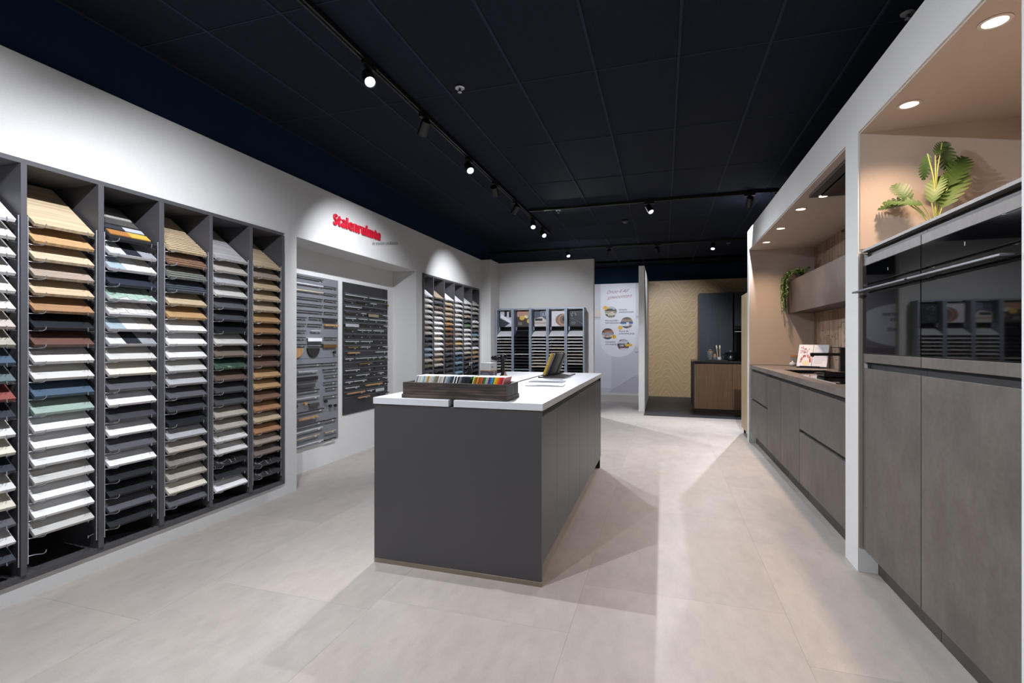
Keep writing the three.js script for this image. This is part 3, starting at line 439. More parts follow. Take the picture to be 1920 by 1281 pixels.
// ---------------------------------------------------------------- right: tall cabinets and ovens
{
  const X = 1.03;
  const units = [[-3.083, -2.4605, 'far'], [-2.4575, -1.834, 'near']];
  units.forEach(([z0, z1, w]) => {
    const c = thing('tall_cabinet', `stone-look tall oven cabinet, the ${w} one of two`, 'cabinet', [1.35, 0, (z0 + z1) / 2]); const oz = (z0 + z1) / 2;
    const P = (n, a, b, y0, y1, e, f, m = STONEFRONT, r = 0.0012) => mesh(n, bx(a - 1.35, b - 1.35, y0, y1, e - oz, f - oz, r), m, c);
    P('carcass', 1.06, 1.68, 0.13, 1.182, z0 + 0.002, z1 - 0.002, M('#3a3633'), 0); P('carcass', 1.3, 1.68, 1.1825, 1.694, z0 + 0.002, z1 - 0.002, M('#3a3633'), 0);
    P('plinth', 1.1, 1.12, 0, 0.1295, z0, z1, M('#4c4640', { map: T.concrete, rough: 0.6 }));
    P('door', X, X + 0.019, 0.132, 1.106, z0 + 0.0015, z1 - 0.0015);
    P('grip_rail', X + 0.022, X + 0.03, 1.1065, 1.139, z0, z1, BLACKM, 0);
    P('trim_strip', X, X + 0.019, 1.1395, 1.184, z0 + 0.0015, z1 - 0.0015);
    P('top_strip', X, X + 0.019, 1.655, 1.696, z0 + 0.0015, z1 - 0.0015);
    P('top_recess', X + 0.022, X + 0.03, 1.6965, 1.728, z0, z1, BLACKM, 0);
    const v = thing('oven', `black glass built-in oven with a long metal handle, the ${w} one`, 'oven', [1.1, 1.186, oz]);
    const G = M('#060607', { rough: 0.03, phys: { ior: 1.65, clearcoat: 0 } });
    const Q = (n, a, b, y0, y1, e, f, m, r = 0.0015) => mesh(n, bx(a - 1.1, b - 1.1, y0 - 1.186, y1 - 1.186, e - oz, f - oz, r), m, v);
    Q('body', X + 0.02, 1.29, 1.1865, 1.65, z0 + 0.01, z1 - 0.01, BLACKM, 0);
    const dr = Q('glass_door', X - 0.001, X + 0.0195, 1.187, 1.548, z0 + 0.002, z1 - 0.002, G);
    Q('control_panel', X - 0.001, X + 0.0195, 1.556, 1.654, z0 + 0.002, z1 - 0.002, G);
    const hm = M('#5c5d63', { rough: 0.38, metal: 1 });
    const h0 = w === 'far' ? -3.06 : -2.437, h1 = w === 'far' ? -2.457 : -1.845;
    const hb = mesh('handle', [bx(-0.13, -0.09, 0.322, 0.332, h0 - oz, h1 - oz, 0.003)], hm, v);
    mesh('handle_post', bx(-0.1, -0.072, 0.325, 0.3315, -0.22, -0.2), BLACKM, v); mesh('handle_post', bx(-0.1, -0.072, 0.325, 0.3315, 0.2, 0.22), BLACKM, v);
    const icon = new THREE.Mesh(new THREE.PlaneGeometry(0.006, 0.014), M('#8a8a8a')); icon.name = 'power_icon'; icon.rotation.y = -Math.PI / 2; icon.position.set(X - 1.1 - 0.0014, 1.6 - 1.186, 0.0); v.add(icon);
  });
  one('cabinet_top', bx(1.022, 1.72, 1.7285, 1.742, -3.0845, -1.826, 0.001), M('#8b8680', { map: T.concrete, rough: 0.45 }), 'thin stone-look slab on top of the oven cabinets', 'countertop');
  one('filler_panel', bx(1.012, 1.0295, 0.132, 1.727, -3.0855, -3.0836), M('#8a8378', { rough: 0.6 }), 'narrow greige filler strip beside the far oven cabinet', 'filler panel');
}
// ---------------------------------------------------------------- right: base run
{
  const X = 1.03;
  const defs = [[-6.627, -5.6195, 'drawer', 'two-drawer stone-look base cabinet at the far end of the run'], [-5.6165, -5.0175, 'door', 'plain stone-look base cabinet left of the hob drawers, farther'], [-5.0145, -4.3735, 'door', 'plain stone-look base cabinet directly beside the wide drawers'], [-4.3705, -3.296, 'drawer', 'wide two-drawer stone-look base cabinet beside the white pier']];
  defs.forEach(([z0, z1, kind, label]) => {
    const oz = (z0 + z1) / 2, c = thing('base_cabinet', label, 'cabinet', [1.38, 0, oz]);
    const P = (n, a, b, y0, y1, r = 0.0012, m = STONEFRONT, e = z0 + 0.0015, f = z1 - 0.0015, par = c) => mesh(n, bx(a - 1.38, b - 1.38, y0, y1, e - oz, f - oz, r), m, par);
    P('carcass', 1.06, 1.68, 0.13, 0.72, 0, M('#35312e')); P('plinth', 1.092, 1.11, 0, 0.1295, 0, M('#4c4640', { map: T.concrete, rough: 0.6 })); P('grip_rail', 1.05, 1.056, 0.888, 0.916, 0, BLACKM);
    if (kind === 'door') P('door', X, X + 0.019, 0.132, 0.886);
    else { P('drawer', X, X + 0.019, 0.56, 0.886); P('drawer', X, X + 0.019, 0.132, 0.534); P('grip_rail', 1.052, 1.058, 0.53, 0.565, 0, BLACKM); }
  });
  const wt = M('#857a72', { map: T.concrete, rough: 0.42 });
  const hx0 = 1.17, hx1 = 1.56, hz0 = -5.6, hz1 = -4.95;
  one('worktop', [bx(1.022, 1.728, 0.918, 0.962, -6.629, hz0), bx(1.022, 1.728, 0.918, 0.962, hz1, -3.294), bx(1.022, hx0, 0.918, 0.962, hz0, hz1), bx(hx1, 1.728, 0.918, 0.962, hz0, hz1)], wt, 'long brown stone-look worktop with black sink and hob', 'worktop');
  const sk = thing('sink', 'black undermounted sink in the brown worktop', 'sink', [(hx0 + hx1) / 2, 0.75, (hz0 + hz1) / 2]); const sm = M('#0d0d0f', { rough: 0.35 });
  const sw = (hx1 - hx0) / 2 - 0.001, sd = (hz1 - hz0) / 2 - 0.001;
  mesh('basin', [bx(-sw, sw, 0, 0.008, -sd, sd), bx(-sw, -sw + 0.008, 0, 0.209, -sd, sd), bx(sw - 0.008, sw, 0, 0.209, -sd, sd), bx(-sw, sw, 0, 0.209, -sd, -sd + 0.008), bx(-sw, sw, 0, 0.209, sd - 0.008, sd)], sm, sk);
  mesh('drain', (() => { const g = cyl(0.035, 0.035, 0.004, 18); g.translate(0, 0.0105, 0); return g; })(), STEEL, sk);
  const hob = thing('hob', 'black glass induction hob set on the brown worktop', 'hob', [1.36, 0.9625, -4.22]);
  mesh('glass', bx(-0.245, 0.245, 0, 0.005, -0.42, 0.42, 0.001), M('#070708', { rough: 0.04, phys: { ior: 1.6 } }), hob); mesh('steel_edge', bx(-0.249, -0.2455, 0, 0.0055, -0.42, 0.42), STEEL, hob);
  const gp = thing('griddle_pan', 'black low griddle pan standing on the hob', 'pan', [1.36, 0.9685, -4.5]);
  mesh('body', [bx(-0.15, 0.15, 0, 0.008, -0.1, 0.1, 0.003), bx(-0.15, -0.142, 0, 0.032, -0.1, 0.1, 0.003), bx(0.142, 0.15, 0, 0.032, -0.1, 0.1, 0.003), bx(-0.15, 0.15, 0, 0.032, -0.1, -0.092, 0.003), bx(-0.15, 0.15, 0, 0.032, 0.092, 0.1, 0.003)], M('#121214', { rough: 0.25 }), gp);
  for (let k = 0; k < 8; k++) mesh('rib', bx(-0.135, 0.135, 0.008, 0.013, -0.08 + k * 0.022, -0.075 + k * 0.022), M('#121214', { rough: 0.3 }), gp);
  const lug = tube([[-0.15, 0.024, -0.04], [-0.18, 0.026, -0.03], [-0.18, 0.026, 0.03], [-0.15, 0.024, 0.04]], 0.005, 14, 8); mesh('side_handle', lug, M('#121214', { rough: 0.25 }), gp);
  const tp = thing('kitchen_tap', 'square matt black kitchen tap behind the sink', 'tap', [1.63, 0.9625, -5.38]); const tb = M('#111113', { rough: 0.35 });
  mesh('column', bx(-0.025, 0.025, 0, 0.225, -0.025, 0.025, 0.003), tb, tp); mesh('spout', [bx(-0.27, -0.0255, 0.15, 0.178, -0.014, 0.014, 0.003), bx(-0.265, -0.24, 0.14, 0.1505, -0.01, 0.01)], tb, tp); mesh('lever', [bx(-0.1, 0.02, 0.2255, 0.232, -0.012, 0.012, 0.002)], tb, tp); mesh('base_ring', bx(-0.031, 0.031, 0, 0.004, -0.031, 0.031), tb, tp);
  // cook book on stand
  const ck = thing('cookbook', 'open cookbook with food photographs leaning on the worktop', 'book', [1.53, 0.9775, -6.02]); ck.rotation.y = -Math.PI / 2 + 0.95;
  const lp = canvasTex(256, 340, (x, w, h) => { x.fillStyle = '#e4e6ee'; x.fillRect(0, 0, w, h); const cs = ['#b4432f', '#c96a4a', '#8f3325', '#d98d6a']; for (let k = 0; k < 70; k++) { const a = Math.PI * (1 + hash(k, 3, 1)), r = 0.26 + 0.1 * hash(k, 4, 1); x.fillStyle = cs[k % 4]; x.beginPath(); x.arc(w * 0.58 + Math.cos(a) * w * r * 1.1, h * 0.82 + Math.sin(a) * h * r, 9, 0, 7); x.fill(); } x.fillStyle = '#e9dcb8'; x.beginPath(); x.ellipse(w * 0.6, h * 0.86, w * 0.24, h * 0.12, 0, 0, 7); x.fill(); for (let k = 0; k < 26; k++) { x.fillStyle = k % 4 ? '#a8433a' : '#54585f'; x.beginPath(); x.arc(w * (0.15 + 0.5 * hash(k, 7, 1)), h * (0.1 + 0.32 * hash(k, 8, 1)), 8, 0, 7); x.fill(); } x.fillStyle = '#8fae6a'; x.beginPath(); x.arc(w * 0.72, h * 0.2, 12, 0, 7); x.fill(); });
  const rp = canvasTex(256, 340, (x, w, h) => { x.fillStyle = '#dfe1e8'; x.fillRect(0, 0, w, h); x.fillStyle = '#9fa3ae'; for (let k = 0; k < 20; k++) x.fillRect(26, 40 + k * 13, 150 + (k * 53) % 50, 3); });
  const lean = -0.32;
  const mk = (name, s, tx) => { const b = bx(s < 0 ? -0.15 : 0.001, s < 0 ? -0.001 : 0.15, 0, 0.25, -0.022, 0, 0.002); const m = mesh(name, b, M('#d5d7df', { rough: 0.6 }), ck); m.rotation.x = lean; m.rotation.y = 0; const pg = new THREE.PlaneGeometry(0.146, 0.245); pg.translate(s * 0.0755, 0.125, 0.0006); mesh('printed_page', pg, new THREE.MeshStandardMaterial({ map: tx, roughness: 0.45 }), m); };
  mk('page_block', -1, lp); mk('page_block', 1, rp);
  const bs = thing('book_stand', 'black book stand under the open cookbook', 'stand', [1.53, 0.9625, -6.02]); bs.rotation.y = ck.rotation.y;
  mesh('ledge', bx(-0.13, 0.13, 0, 0.0075, -0.03, 0.05), BLACKM, bs); mesh('lip', bx(-0.1, 0.1, 0.0076, 0.022, 0.0365, 0.041), BLACKM, bs); { const b = mesh('back_rest', bx(-0.07, 0.07, 0.0, 0.2, -0.034, -0.0285), BLACKM, bs); b.rotation.x = lean; b.position.y = 0.016; b.position.z = 0.002; }
  // jars
  const jar = thing('storage_jar', 'glass jar with a wooden lid in the corner behind the cookbook', 'jar', [1.5, 0.9625, -6.54]);
  mesh('glass', lathe([[0, 0], [0.05, 0], [0.052, 0.01], [0.052, 0.105], [0.0, 0.105]], 24), M('#d9dde0', { rough: 0.05, phys: { transmission: 0.85, thickness: 0 } }), jar); mesh('lid', (() => { const g = cyl(0.056, 0.056, 0.02, 28); g.translate(0, 0.1155, 0); return g; })(), M('#b98a4e', { map: T.wood, rough: 0.5 }), jar);
  const tea = thing('small_pot', 'little white lidded pot before the glass jar', 'pot', [1.44, 0.9625, -6.42]);
  mesh('body', lathe([[0, 0], [0.02, 0], [0.033, 0.015], [0.03, 0.035], [0.018, 0.045], [0, 0.048]], 20), M('#c9ccce', { rough: 0.25 }), tea); mesh('knob', (() => { const g = new THREE.SphereGeometry(0.008, 10, 8); g.translate(0, 0.054, 0); return g; })(), M('#e6e6e8', { rough: 0.25 }), tea); mesh('handle', tube([[0.028, 0.03, 0], [0.05, 0.034, 0], [0.068, 0.036, 0]], 0.004, 8, 6), M('#c9ccce', { rough: 0.25 }), tea);
  const jar2 = thing('storage_jar', 'tall wooden-lidded jar mostly hidden behind the cookbook', 'jar', [1.64, 0.9625, -6.32]);
  mesh('body', lathe([[0, 0], [0.04, 0], [0.042, 0.01], [0.042, 0.17], [0, 0.17]], 20), M('#cfd2d3', { rough: 0.05, phys: { transmission: 0.8, thickness: 0 } }), jar2); mesh('lid', (() => { const g = cyl(0.045, 0.045, 0.03, 22); g.translate(0, 0.1855, 0); return g; })(), M('#b98a4e', { map: T.wood, rough: 0.5 }), jar2);
  // wall cabinet
  const wc = thing('wall_cabinet', 'long stone-look wall cabinet above the worktop', 'cabinet', [1.58, 1.59, -4.96]);
  mesh('body', bx(-0.12, 0.136, 0, 0.378, -1.667, 1.66), M('#4f4741'), wc); const wf = M('#4d4541', { map: T.concrete, rough: 0.5 }); mesh('front_panel', bx(-0.14, -0.1205, -0.002, 0.38, -1.667, 0.56, 0.0012), wf, wc); mesh('front_panel', bx(-0.14, -0.1205, -0.002, 0.38, 0.563, 1.66, 0.0012), wf, wc);
  // mosaic back panel
  const bp = thing('backsplash', 'wood-look backsplash of carved vertical blocks behind the worktop', 'backsplash', [1.7285, 0.963, -4.96]);
  mesh('backing', bx(-0.003, 0, 0, 1.41, -1.668, 1.664), M('#3c3027'), bp);
  const bm = ['#b0957c', '#a58a72', '#b89e86', '#9d8269', '#ab917a'].map((c) => M(c, { map: T.wood, rough: 0.6 }));
  let nblk = 0;
  for (let c = 0; c < 36; c++) { const z0 = -1.667 + c * 0.0925, z1 = z0 + 0.0895; let y = -rr(0, 0.18); while (y < 1.409) { const h = rr(0.13, 0.34), a = Math.max(0, y), b = Math.min(1.409, y + h - 0.004); y += h; if (b - a < 0.03 || (nblk += 1) > 290) continue; mesh('block', bx(-0.0095 - (nblk % 3) * 0.001, -0.0031, a, b, z0, z1), bm[(nblk * 7 + c) % 5], bp); } }
  const inlayM = M('#66513f', { rough: 0.7 });
  const arcs = [0, 1, 2, 3].map((k) => { const g = new THREE.TorusGeometry(0.042, 0.0016, 4, 10, k < 2 ? Math.PI : Math.PI / 2); g.rotateZ([0, Math.PI, 0, Math.PI / 2][k]); g.rotateY(-Math.PI / 2); return g; });
  for (let k = 0; k < 110; k++) { const c = k % 36, m = mesh('carved_arc', arcs[k % 4], inlayM, bp); m.position.set(-0.0108, 0.08 + ((k * 0.377 + c * 0.131) % 1) * 1.24, -1.667 + c * 0.0925 + 0.045); }
  // hood
  const hd = thing('extractor_hood', 'black glass extractor hood flush in the taupe soffit', 'extractor hood', [1.36, 2.3755, -3.82]);
  mesh('frame', [bx(-0.29, 0.29, -0.02, 0, -0.45, -0.4), bx(-0.29, 0.29, -0.02, 0, 0.4, 0.45), bx(-0.29, -0.23, -0.02, 0, -0.4, 0.4), bx(0.23, 0.29, -0.02, 0, -0.4, 0.4)], M('#0c0c0d', { rough: 0.3 }), hd); mesh('glass_panel', bx(-0.222, 0.222, -0.03, -0.012, -0.392, 0.392, 0.002), M('#0d0c0c', { rough: 0.08 }), hd);
  const hl = cyl(0.028, 0.028, 0.002, 20); hl.translate(-0.2, -0.0212, -0.425); mesh('lamp', hl, new THREE.MeshStandardMaterial({ color: 0x000000, emissive: 0xfff0dc, emissiveIntensity: 14 }), hd);
  const L = new THREE.SpotLight(0xffd9ae, 1.5 * K_DOWN, 0, 0.9, 0.7, 2); L.name = 'hood_light'; L.position.set(-0.2, -0.026, -0.425); L.target.position.set(-0.2, -1.2, -0.425); hd.add(L, L.target); L.castShadow = true;
  // trailing plant
  const hp = thing('trailing_plant', 'small trailing green plant hanging over the wall cabinet end', 'plant', [1.52, 1.9715, -6.42]);
  mesh('pot', lathe([[0, 0], [0.035, 0], [0.045, 0.06], [0.04, 0.06], [0.038, 0.05], [0, 0.05]], 18), M('#17171a', { rough: 0.5 }), hp);
  const gm = [M('#4a6b2e', { rough: 0.6, side: THREE.DoubleSide }), M('#63833c', { rough: 0.6, side: THREE.DoubleSide }), M('#3a5626', { rough: 0.6, side: THREE.DoubleSide })];
  const lf = (s) => { const g = new THREE.CircleGeometry(s, 6); g.scale(0.75, 1, 1); const p = g.attributes.position; for (let i = 0; i < p.count; i++) p.setZ(i, -Math.abs(p.getX(i)) * 0.5); g.computeVertexNormals(); return g; };
  for (let v = 0; v < 24; v++) {
    const drop = v < 13 ? rr(0.12, 0.42) : rr(-0.04, 0.06), x1 = v < 13 ? rr(-0.17, -0.115) : rr(-0.1, 0.06), z1 = v < 13 ? rr(-0.17, 0.0) : rr(-0.15, 0.2);
    const pts = v < 13 ? [[0, 0.05, 0], [x1 * 0.5, rr(0.07, 0.12), z1 * 0.6], [x1 * 1.0, 0.03, z1], [x1 - 0.01, -drop * 0.55, z1 + 0.01], [x1, -drop, z1]] : [[0, 0.05, 0], [x1 * 0.6, 0.09, z1 * 0.5], [x1, 0.07 + rr(0, 0.06), z1]];
    const cv = new THREE.CatmullRomCurve3(pts.map((p) => new THREE.Vector3(...p))); const st = mesh('vine', new THREE.TubeGeometry(cv, 16, 0.0016, 4), gm[2], hp); const gs = [];
    const n = v < 13 ? 36 : 26; for (let k = 2; k < n; k++) { const p = cv.getPoint(k / n), g = lf(rr(0.009, 0.017)); g.rotateX(rr(-0.9, 0.4)); g.rotateY(rr(-2.4, -0.7)); g.rotateZ(rr(-0.8, 0.8)); g.translate(p.x + rr(-0.012, 0.005), p.y + rr(-0.008, 0.01), p.z + rr(-0.014, 0.014)); gs.push(g); }
    const lm = mesh('leaves', gs, gm[v % 3 === 2 ? 2 : v % 2], st); lm.userData.kind = 'stuff';
  }
}
// ---------------------------------------------------------------- fern-like plant on the oven cabinets
{
  const p = thing('potted_plant', 'green lobed-leaf plant standing on the oven cabinets', 'plant', [1.3, 1.7425, -2.955]);
  mesh('pot', lathe([[0, 0], [0.05, 0], [0.06, 0.075], [0.055, 0.075], [0.052, 0.065], [0, 0.065]], 24), M('#22211f', { rough: 0.6 }), p);
  const green = [M('#4a651b', { rough: 0.55, side: THREE.DoubleSide }), M('#385319', { rough: 0.55, side: THREE.DoubleSide }), M('#35501f', { rough: 0.5, side: THREE.DoubleSide })], stemM = M('#a8b062', { rough: 0.5 });
  function leafGeo(L, W, n) {   // lobed leaf along +y, face +z
    const pos = [], idx = []; const N = n * 8;
    for (let i = 0; i <= N; i++) {
      const t = i / N, env = Math.pow(Math.sin(Math.PI * Math.min(1, 0.1 + 0.9 * t)), 0.6) * (1 - 0.2 * t), ph = (t * n) % 1, lobe = 0.3 + 0.7 * Math.pow(Math.sin(Math.PI * ph), 0.7), w = W * env * lobe, y = t * L, up = 0.22 * w;
      pos.push(-w, y + w * 0.7, up, 0, y, 0, w, y + w * 0.7, up);
      if (i) { const a = 3 * (i - 1), b = 3 * i; idx.push(a, a + 1, b, b, a + 1, b + 1, a + 1, a + 2, b + 1, b + 1, a + 2, b + 2); }
    }
    const g = new THREE.BufferGeometry(); g.setAttribute('position', new THREE.Float32BufferAttribute(pos, 3)); g.setIndex(idx);
    const P = g.attributes.position; for (let i = 0; i < P.count; i++) { const y = P.getY(i); P.setZ(i, P.getZ(i) - 0.9 * y * y / L * 0.35); } g.computeVertexNormals();
    g.setAttribute('uv', new THREE.Float32BufferAttribute(new Float32Array(P.count * 2), 2)); return g;
  }
  // leaf base, tip, facing, width, tone (relative to the plant's base)
  const V = (a) => new THREE.Vector3(...a), S = ([a, b, c]) => [a, b, c * 0.55];
  const leaves = [
    [[-0.02, 0.2, 0.01], [0.0, 0.34, 0.02], [-0.6, 0.1, 1], 0.05, 0], [[0.02, 0.17, 0.02], [0.09, 0.37, 0.03], [-0.4, 0.1, 1], 0.075, 0], [[0.05, 0.28, 0.0], [0.13, 0.44, 0.0], [-0.4, -0.2, 1], 0.06, 1],
    [[-0.1, 0.22, -0.04], [-0.15, 0.33, -0.06], [-0.2, 0.6, 1], 0.05, 2], [[-0.1, 0.21, -0.06], [-0.215, 0.235, -0.14], [0.1, 0.75, 1], 0.04, 1], [[-0.06, 0.19, 0.02], [-0.2, 0.26, -0.04], [0.1, 0.7, 1], 0.04, 1],
    [[-0.035, 0.45, 0.0], [-0.05, 0.33, -0.01], [-0.4, 0.2, 1], 0.03, 2], [[0.03, 0.5, -0.02], [0.065, 0.37, -0.03], [-0.4, -0.2, 1], 0.045, 2], [[0.0, 0.44, -0.01], [0.05, 0.52, -0.02], [-0.4, 0.3, 1], 0.035, 1], [[0.02, 0.2, -0.03], [0.05, 0.33, -0.06], [-0.4, 0, 1], 0.06, 1],
  ];
  leaves.forEach(([b0, t0, f, w, tone], i) => {
    const b = S(b0), t = S(t0);
    const B = V(b), Tt = V(t), y = Tt.clone().sub(B), L = y.length(); y.normalize(); const z = V(f).normalize(); const x = new THREE.Vector3().crossVectors(y, z).normalize(); z.crossVectors(x, y);
    const g = leafGeo(L, w, 8); g.applyMatrix4(new THREE.Matrix4().makeBasis(x, y, z).setPosition(B)); const m = mesh('leaf', g, green[tone], p);
    mesh('stem', tube([[b[0] * 0.1, 0.06, b[2] * 0.1], [b[0] * (i === 6 || i === 7 ? 0.2 : 0.55), b[1] * 0.6 + 0.03, b[2] * 0.5], b], 0.0032, 12, 6), stemM, m);
  });
}

// ---------------------------------------------------------------- rear displays
{
  const wood = M('#6b4f35', { map: T.wood, rough: 0.5 });
  const rc = thing('rear_counter', 'brown oak kitchen counter in the rear display', 'kitchen counter', [1.4, 0.0075, -9.3]);
  const P = (n, a, b, c, d, e, f, m = wood, r = 0.001) => mesh(n, bx(a - 1.4, b - 1.4, c, d, e + 9.3, f + 9.3, r), m, rc);
  P('side_panel', 0.49, 0.508, 0.1, 0.88, -9.75, -8.86, M('#211f1f')); P('carcass', 0.5085, 2.4, 0.1, 0.86, -9.75, -8.88, M('#2b2623'), 0); P('plinth', 0.53, 2.4, 0, 0.0995, -9.7, -8.95, M('#3f3023', { map: T.wood, rough: 0.5 }));
  P('end_post', 0.509, 0.522, 0.1, 0.862, -8.8795, -8.861, M('#8a6a48', { map: T.wood, rough: 0.5 })); P('door', 0.5245, 1.098, 0.1, 0.862, -8.8795, -8.861); P('door', 1.101, 1.7, 0.1, 0.862, -8.8795, -8.861); P('door', 1.703, 2.3, 0.1, 0.862, -8.8795, -8.861); P('grip_rail', 0.53, 2.4, 0.8625, 0.884, -9.7, -8.9, BLACKM, 0);
  one('worktop', bx(0.485, 2.42, 0.893, 0.918, -9.77, -8.855, 0.001), M('#141416', { rough: 0.25 }), 'thin black worktop of the rear oak counter', 'worktop');
  const Y = 0.9185;
  const tr = thing('serving_tray', 'flat dark tray on the rear black worktop', 'tray', [0.87, Y, -9.08]); mesh('tray', bx(-0.17, 0.17, 0, 0.012, -0.09, 0.09, 0.003), M('#1d1d1f'), tr); mesh('rim', bx(-0.17, 0.17, 0.0121, 0.016, 0.083, 0.09), M('#1d1d1f'), tr);
  const glass = M('#8f9699', { rough: 0.08, phys: { transmission: 0.6, thickness: 0 } }), lid = M('#c99a6a', { map: T.wood, rough: 0.5 });
  const jar = (x, z, r, h, label) => { const j = thing('glass_jar', label, 'jar', [x, Y + 0.0125, z], 'jars on the rear tray'); mesh('glass', lathe([[0, 0], [r, 0], [r, h], [0, h]], 20), glass, j); mesh('lid', [(() => { const g = cyl(r * 1.05, r * 1.05, 0.014, 20); g.translate(0, h + 0.0075, 0); return g; })(), (() => { const g = new THREE.TorusGeometry(r * 0.4, 0.006, 6, 14); g.translate(0, h + 0.03, 0); return g; })()], lid, j); };
  jar(0.77, -9.08, 0.047, 0.13, 'taller glass jar with copper lid on the rear tray'); jar(0.845, -9.05, 0.033, 0.06, 'shorter glass jar with copper lid on the rear tray');
  const cup = thing('utensil_cup', 'white cup beside the jars holding wooden utensils', 'cup', [0.915, Y + 0.0125, -9.08]); mesh('cup', lathe([[0, 0], [0.036, 0], [0.036, 0.05], [0.032, 0.05], [0.032, 0.006], [0, 0.006]], 20), M('#c7c9cb', { rough: 0.3 }), cup);
  [-1, 1].forEach((s) => { const u = thing('wooden_spoon', `pale wooden utensil, ${s < 0 ? 'left' : 'right'} one in the white cup`, 'utensil', [0.915 + s * 0.015, Y + 0.02, -9.08]); u.rotation.z = s < 0 ? 0.12 : 0.02; const g = cyl(0.006, 0.006, 0.2, 8); g.translate(0, 0.1, 0); mesh('shaft', g, M('#d8b795', { rough: 0.5 }), u); const h = new THREE.SphereGeometry(0.014, 10, 8); h.scale(0.8, 2.6, 0.5); h.translate(0, 0.215, 0); mesh('blade', h, M('#e3cdb4', { rough: 0.5 }), u); });
  const pot = thing('cooking_pot', 'black cooking pot with a lid on the rear worktop', 'pot', [1.13, Y, -9.38]);
  mesh('body', lathe([[0, 0], [0.105, 0], [0.112, 0.01], [0.112, 0.125], [0, 0.125]], 28), M('#0f1013', { rough: 0.3 }), pot); mesh('lid', lathe([[0.118, 0.1255], [0.118, 0.132], [0.06, 0.144], [0.012, 0.148], [0, 0.148]], 28), M('#2a2c31', { rough: 0.15, metal: 0.6 }), pot); mesh('knob', lathe([[0, 0.148], [0.008, 0.148], [0.016, 0.162], [0.012, 0.17], [0, 0.17]], 14), STEEL, pot); for (const s of [-1, 1]) mesh('side_handle', tube([[s * 0.11, 0.1, -0.03], [s * 0.135, 0.1, -0.02], [s * 0.135, 0.1, 0.02], [s * 0.11, 0.1, 0.03]], 0.006, 12, 6), M('#0f1013', { rough: 0.3 }), pot);
  // tall blue-black cabinets
  const bl = M('#27343f', { map: T.wood, rough: 0.45 });
  const bc = thing('tall_cabinet', 'tall dark blue cabinet before the gold patterned wall', 'cabinet', [1.04, 0.0075, -11.2]);
  mesh('carcass', bx(-0.3, 0.322, 0.08, 2.255, -0.3, 0.245), M('#1a222a'), bc); mesh('side_panel', bx(-0.32, -0.3005, 0, 2.26, -0.3, 0.265), bl, bc); mesh('door', bx(-0.2995, 0.322, 0.1, 2.255, 0.2455, 0.265, 0.001), bl, bc); mesh('plinth', bx(-0.3, 0.322, 0, 0.0795, -0.25, 0.2), BLACKM, bc);
  const bo = thing('oven_cabinet', 'tall dark blue cabinet with a black oven opening, right of the plain one', 'cabinet', [1.71, 0.0075, -11.2]);
  mesh('carcass', bx(-0.32, 0.3, 0.08, 2.255, -0.3, 0.21), M('#0d0f12'), bo); mesh('upper_door', bx(-0.318, 0.3, 1.56, 2.255, 0.2105, 0.265, 0.001), bl, bo); mesh('oven_front', bx(-0.318, 0.3, 0.75, 1.5, 0.2105, 0.25, 0.001), M('#08090a', { rough: 0.1 }), bo); mesh('lower_door', bx(-0.318, 0.3, 0.1, 0.74, 0.2105, 0.265, 0.001), bl, bo); mesh('oven_trim', bx(-0.31, 0.29, 1.44, 1.452, 0.2505, 0.258), STEEL, bo);
  // pale wood cabinet end
  const pc = thing('wood_cabinet', 'pale wood cabinet on black legs just behind the right wall', 'cabinet', [1.2, 0, -7.06]); const ow = M('#cdb38c', { map: T.wood, rough: 0.5 });
  mesh('body', bx(-0.16, 0.2, 0.085, 1.87, -0.26, 0.25, 0.002), ow, pc); mesh('door', bx(-0.18, -0.1605, 0.085, 1.875, -0.262, 0.252, 0.001), ow, pc); for (const [a, b] of [[-0.14, -0.23], [-0.14, 0.22], [0.17, -0.23], [0.17, 0.22]]) mesh('leg', bx(a - 0.012, a + 0.012, 0, 0.0845, b - 0.012, b + 0.012), BLACKM, pc);
  // posters
  const text = (x, s, X, Y, sz, col, st = '') => { x.font = `${st} ${sz}px sans-serif`; x.fillStyle = col; x.fillText(s, X, Y); };
  const kitchen = (x, w, h) => { x.fillStyle = '#c9c8d2'; x.fillRect(0, 0, w, h); x.fillStyle = '#d9dae2'; x.fillRect(0, h * 0.33, w, h * 0.25); x.fillStyle = '#d8c9c2'; x.fillRect(0, h * 0.24, w * 0.16, h * 0.08); x.fillStyle = '#b3b2bf'; x.fillRect(0, h * 0.3, w, h * 0.014); x.fillStyle = '#d3d6df'; x.fillRect(0, h * 0.56, w * 0.36, h * 0.4); x.fillStyle = '#c8c8d4'; x.fillRect(w * 0.36, h * 0.56, w * 0.46, h * 0.42); x.fillStyle = '#b9b7c4'; x.beginPath(); x.moveTo(w * 0.36, h * 0.98); x.lineTo(w * 0.83, h * 0.84); x.lineTo(w, h * 0.84); x.lineTo(w, h); x.lineTo(w * 0.3, h); x.fill(); x.strokeStyle = '#8e8ca0'; x.lineWidth = 4; x.beginPath(); x.moveTo(w * 0.36, h * 0.98); x.lineTo(w * 0.82, h * 0.85); x.stroke(); x.fillStyle = '#a6a4b4'; x.fillRect(w * 0.83, h * 0.62, w * 0.17, h * 0.014); };
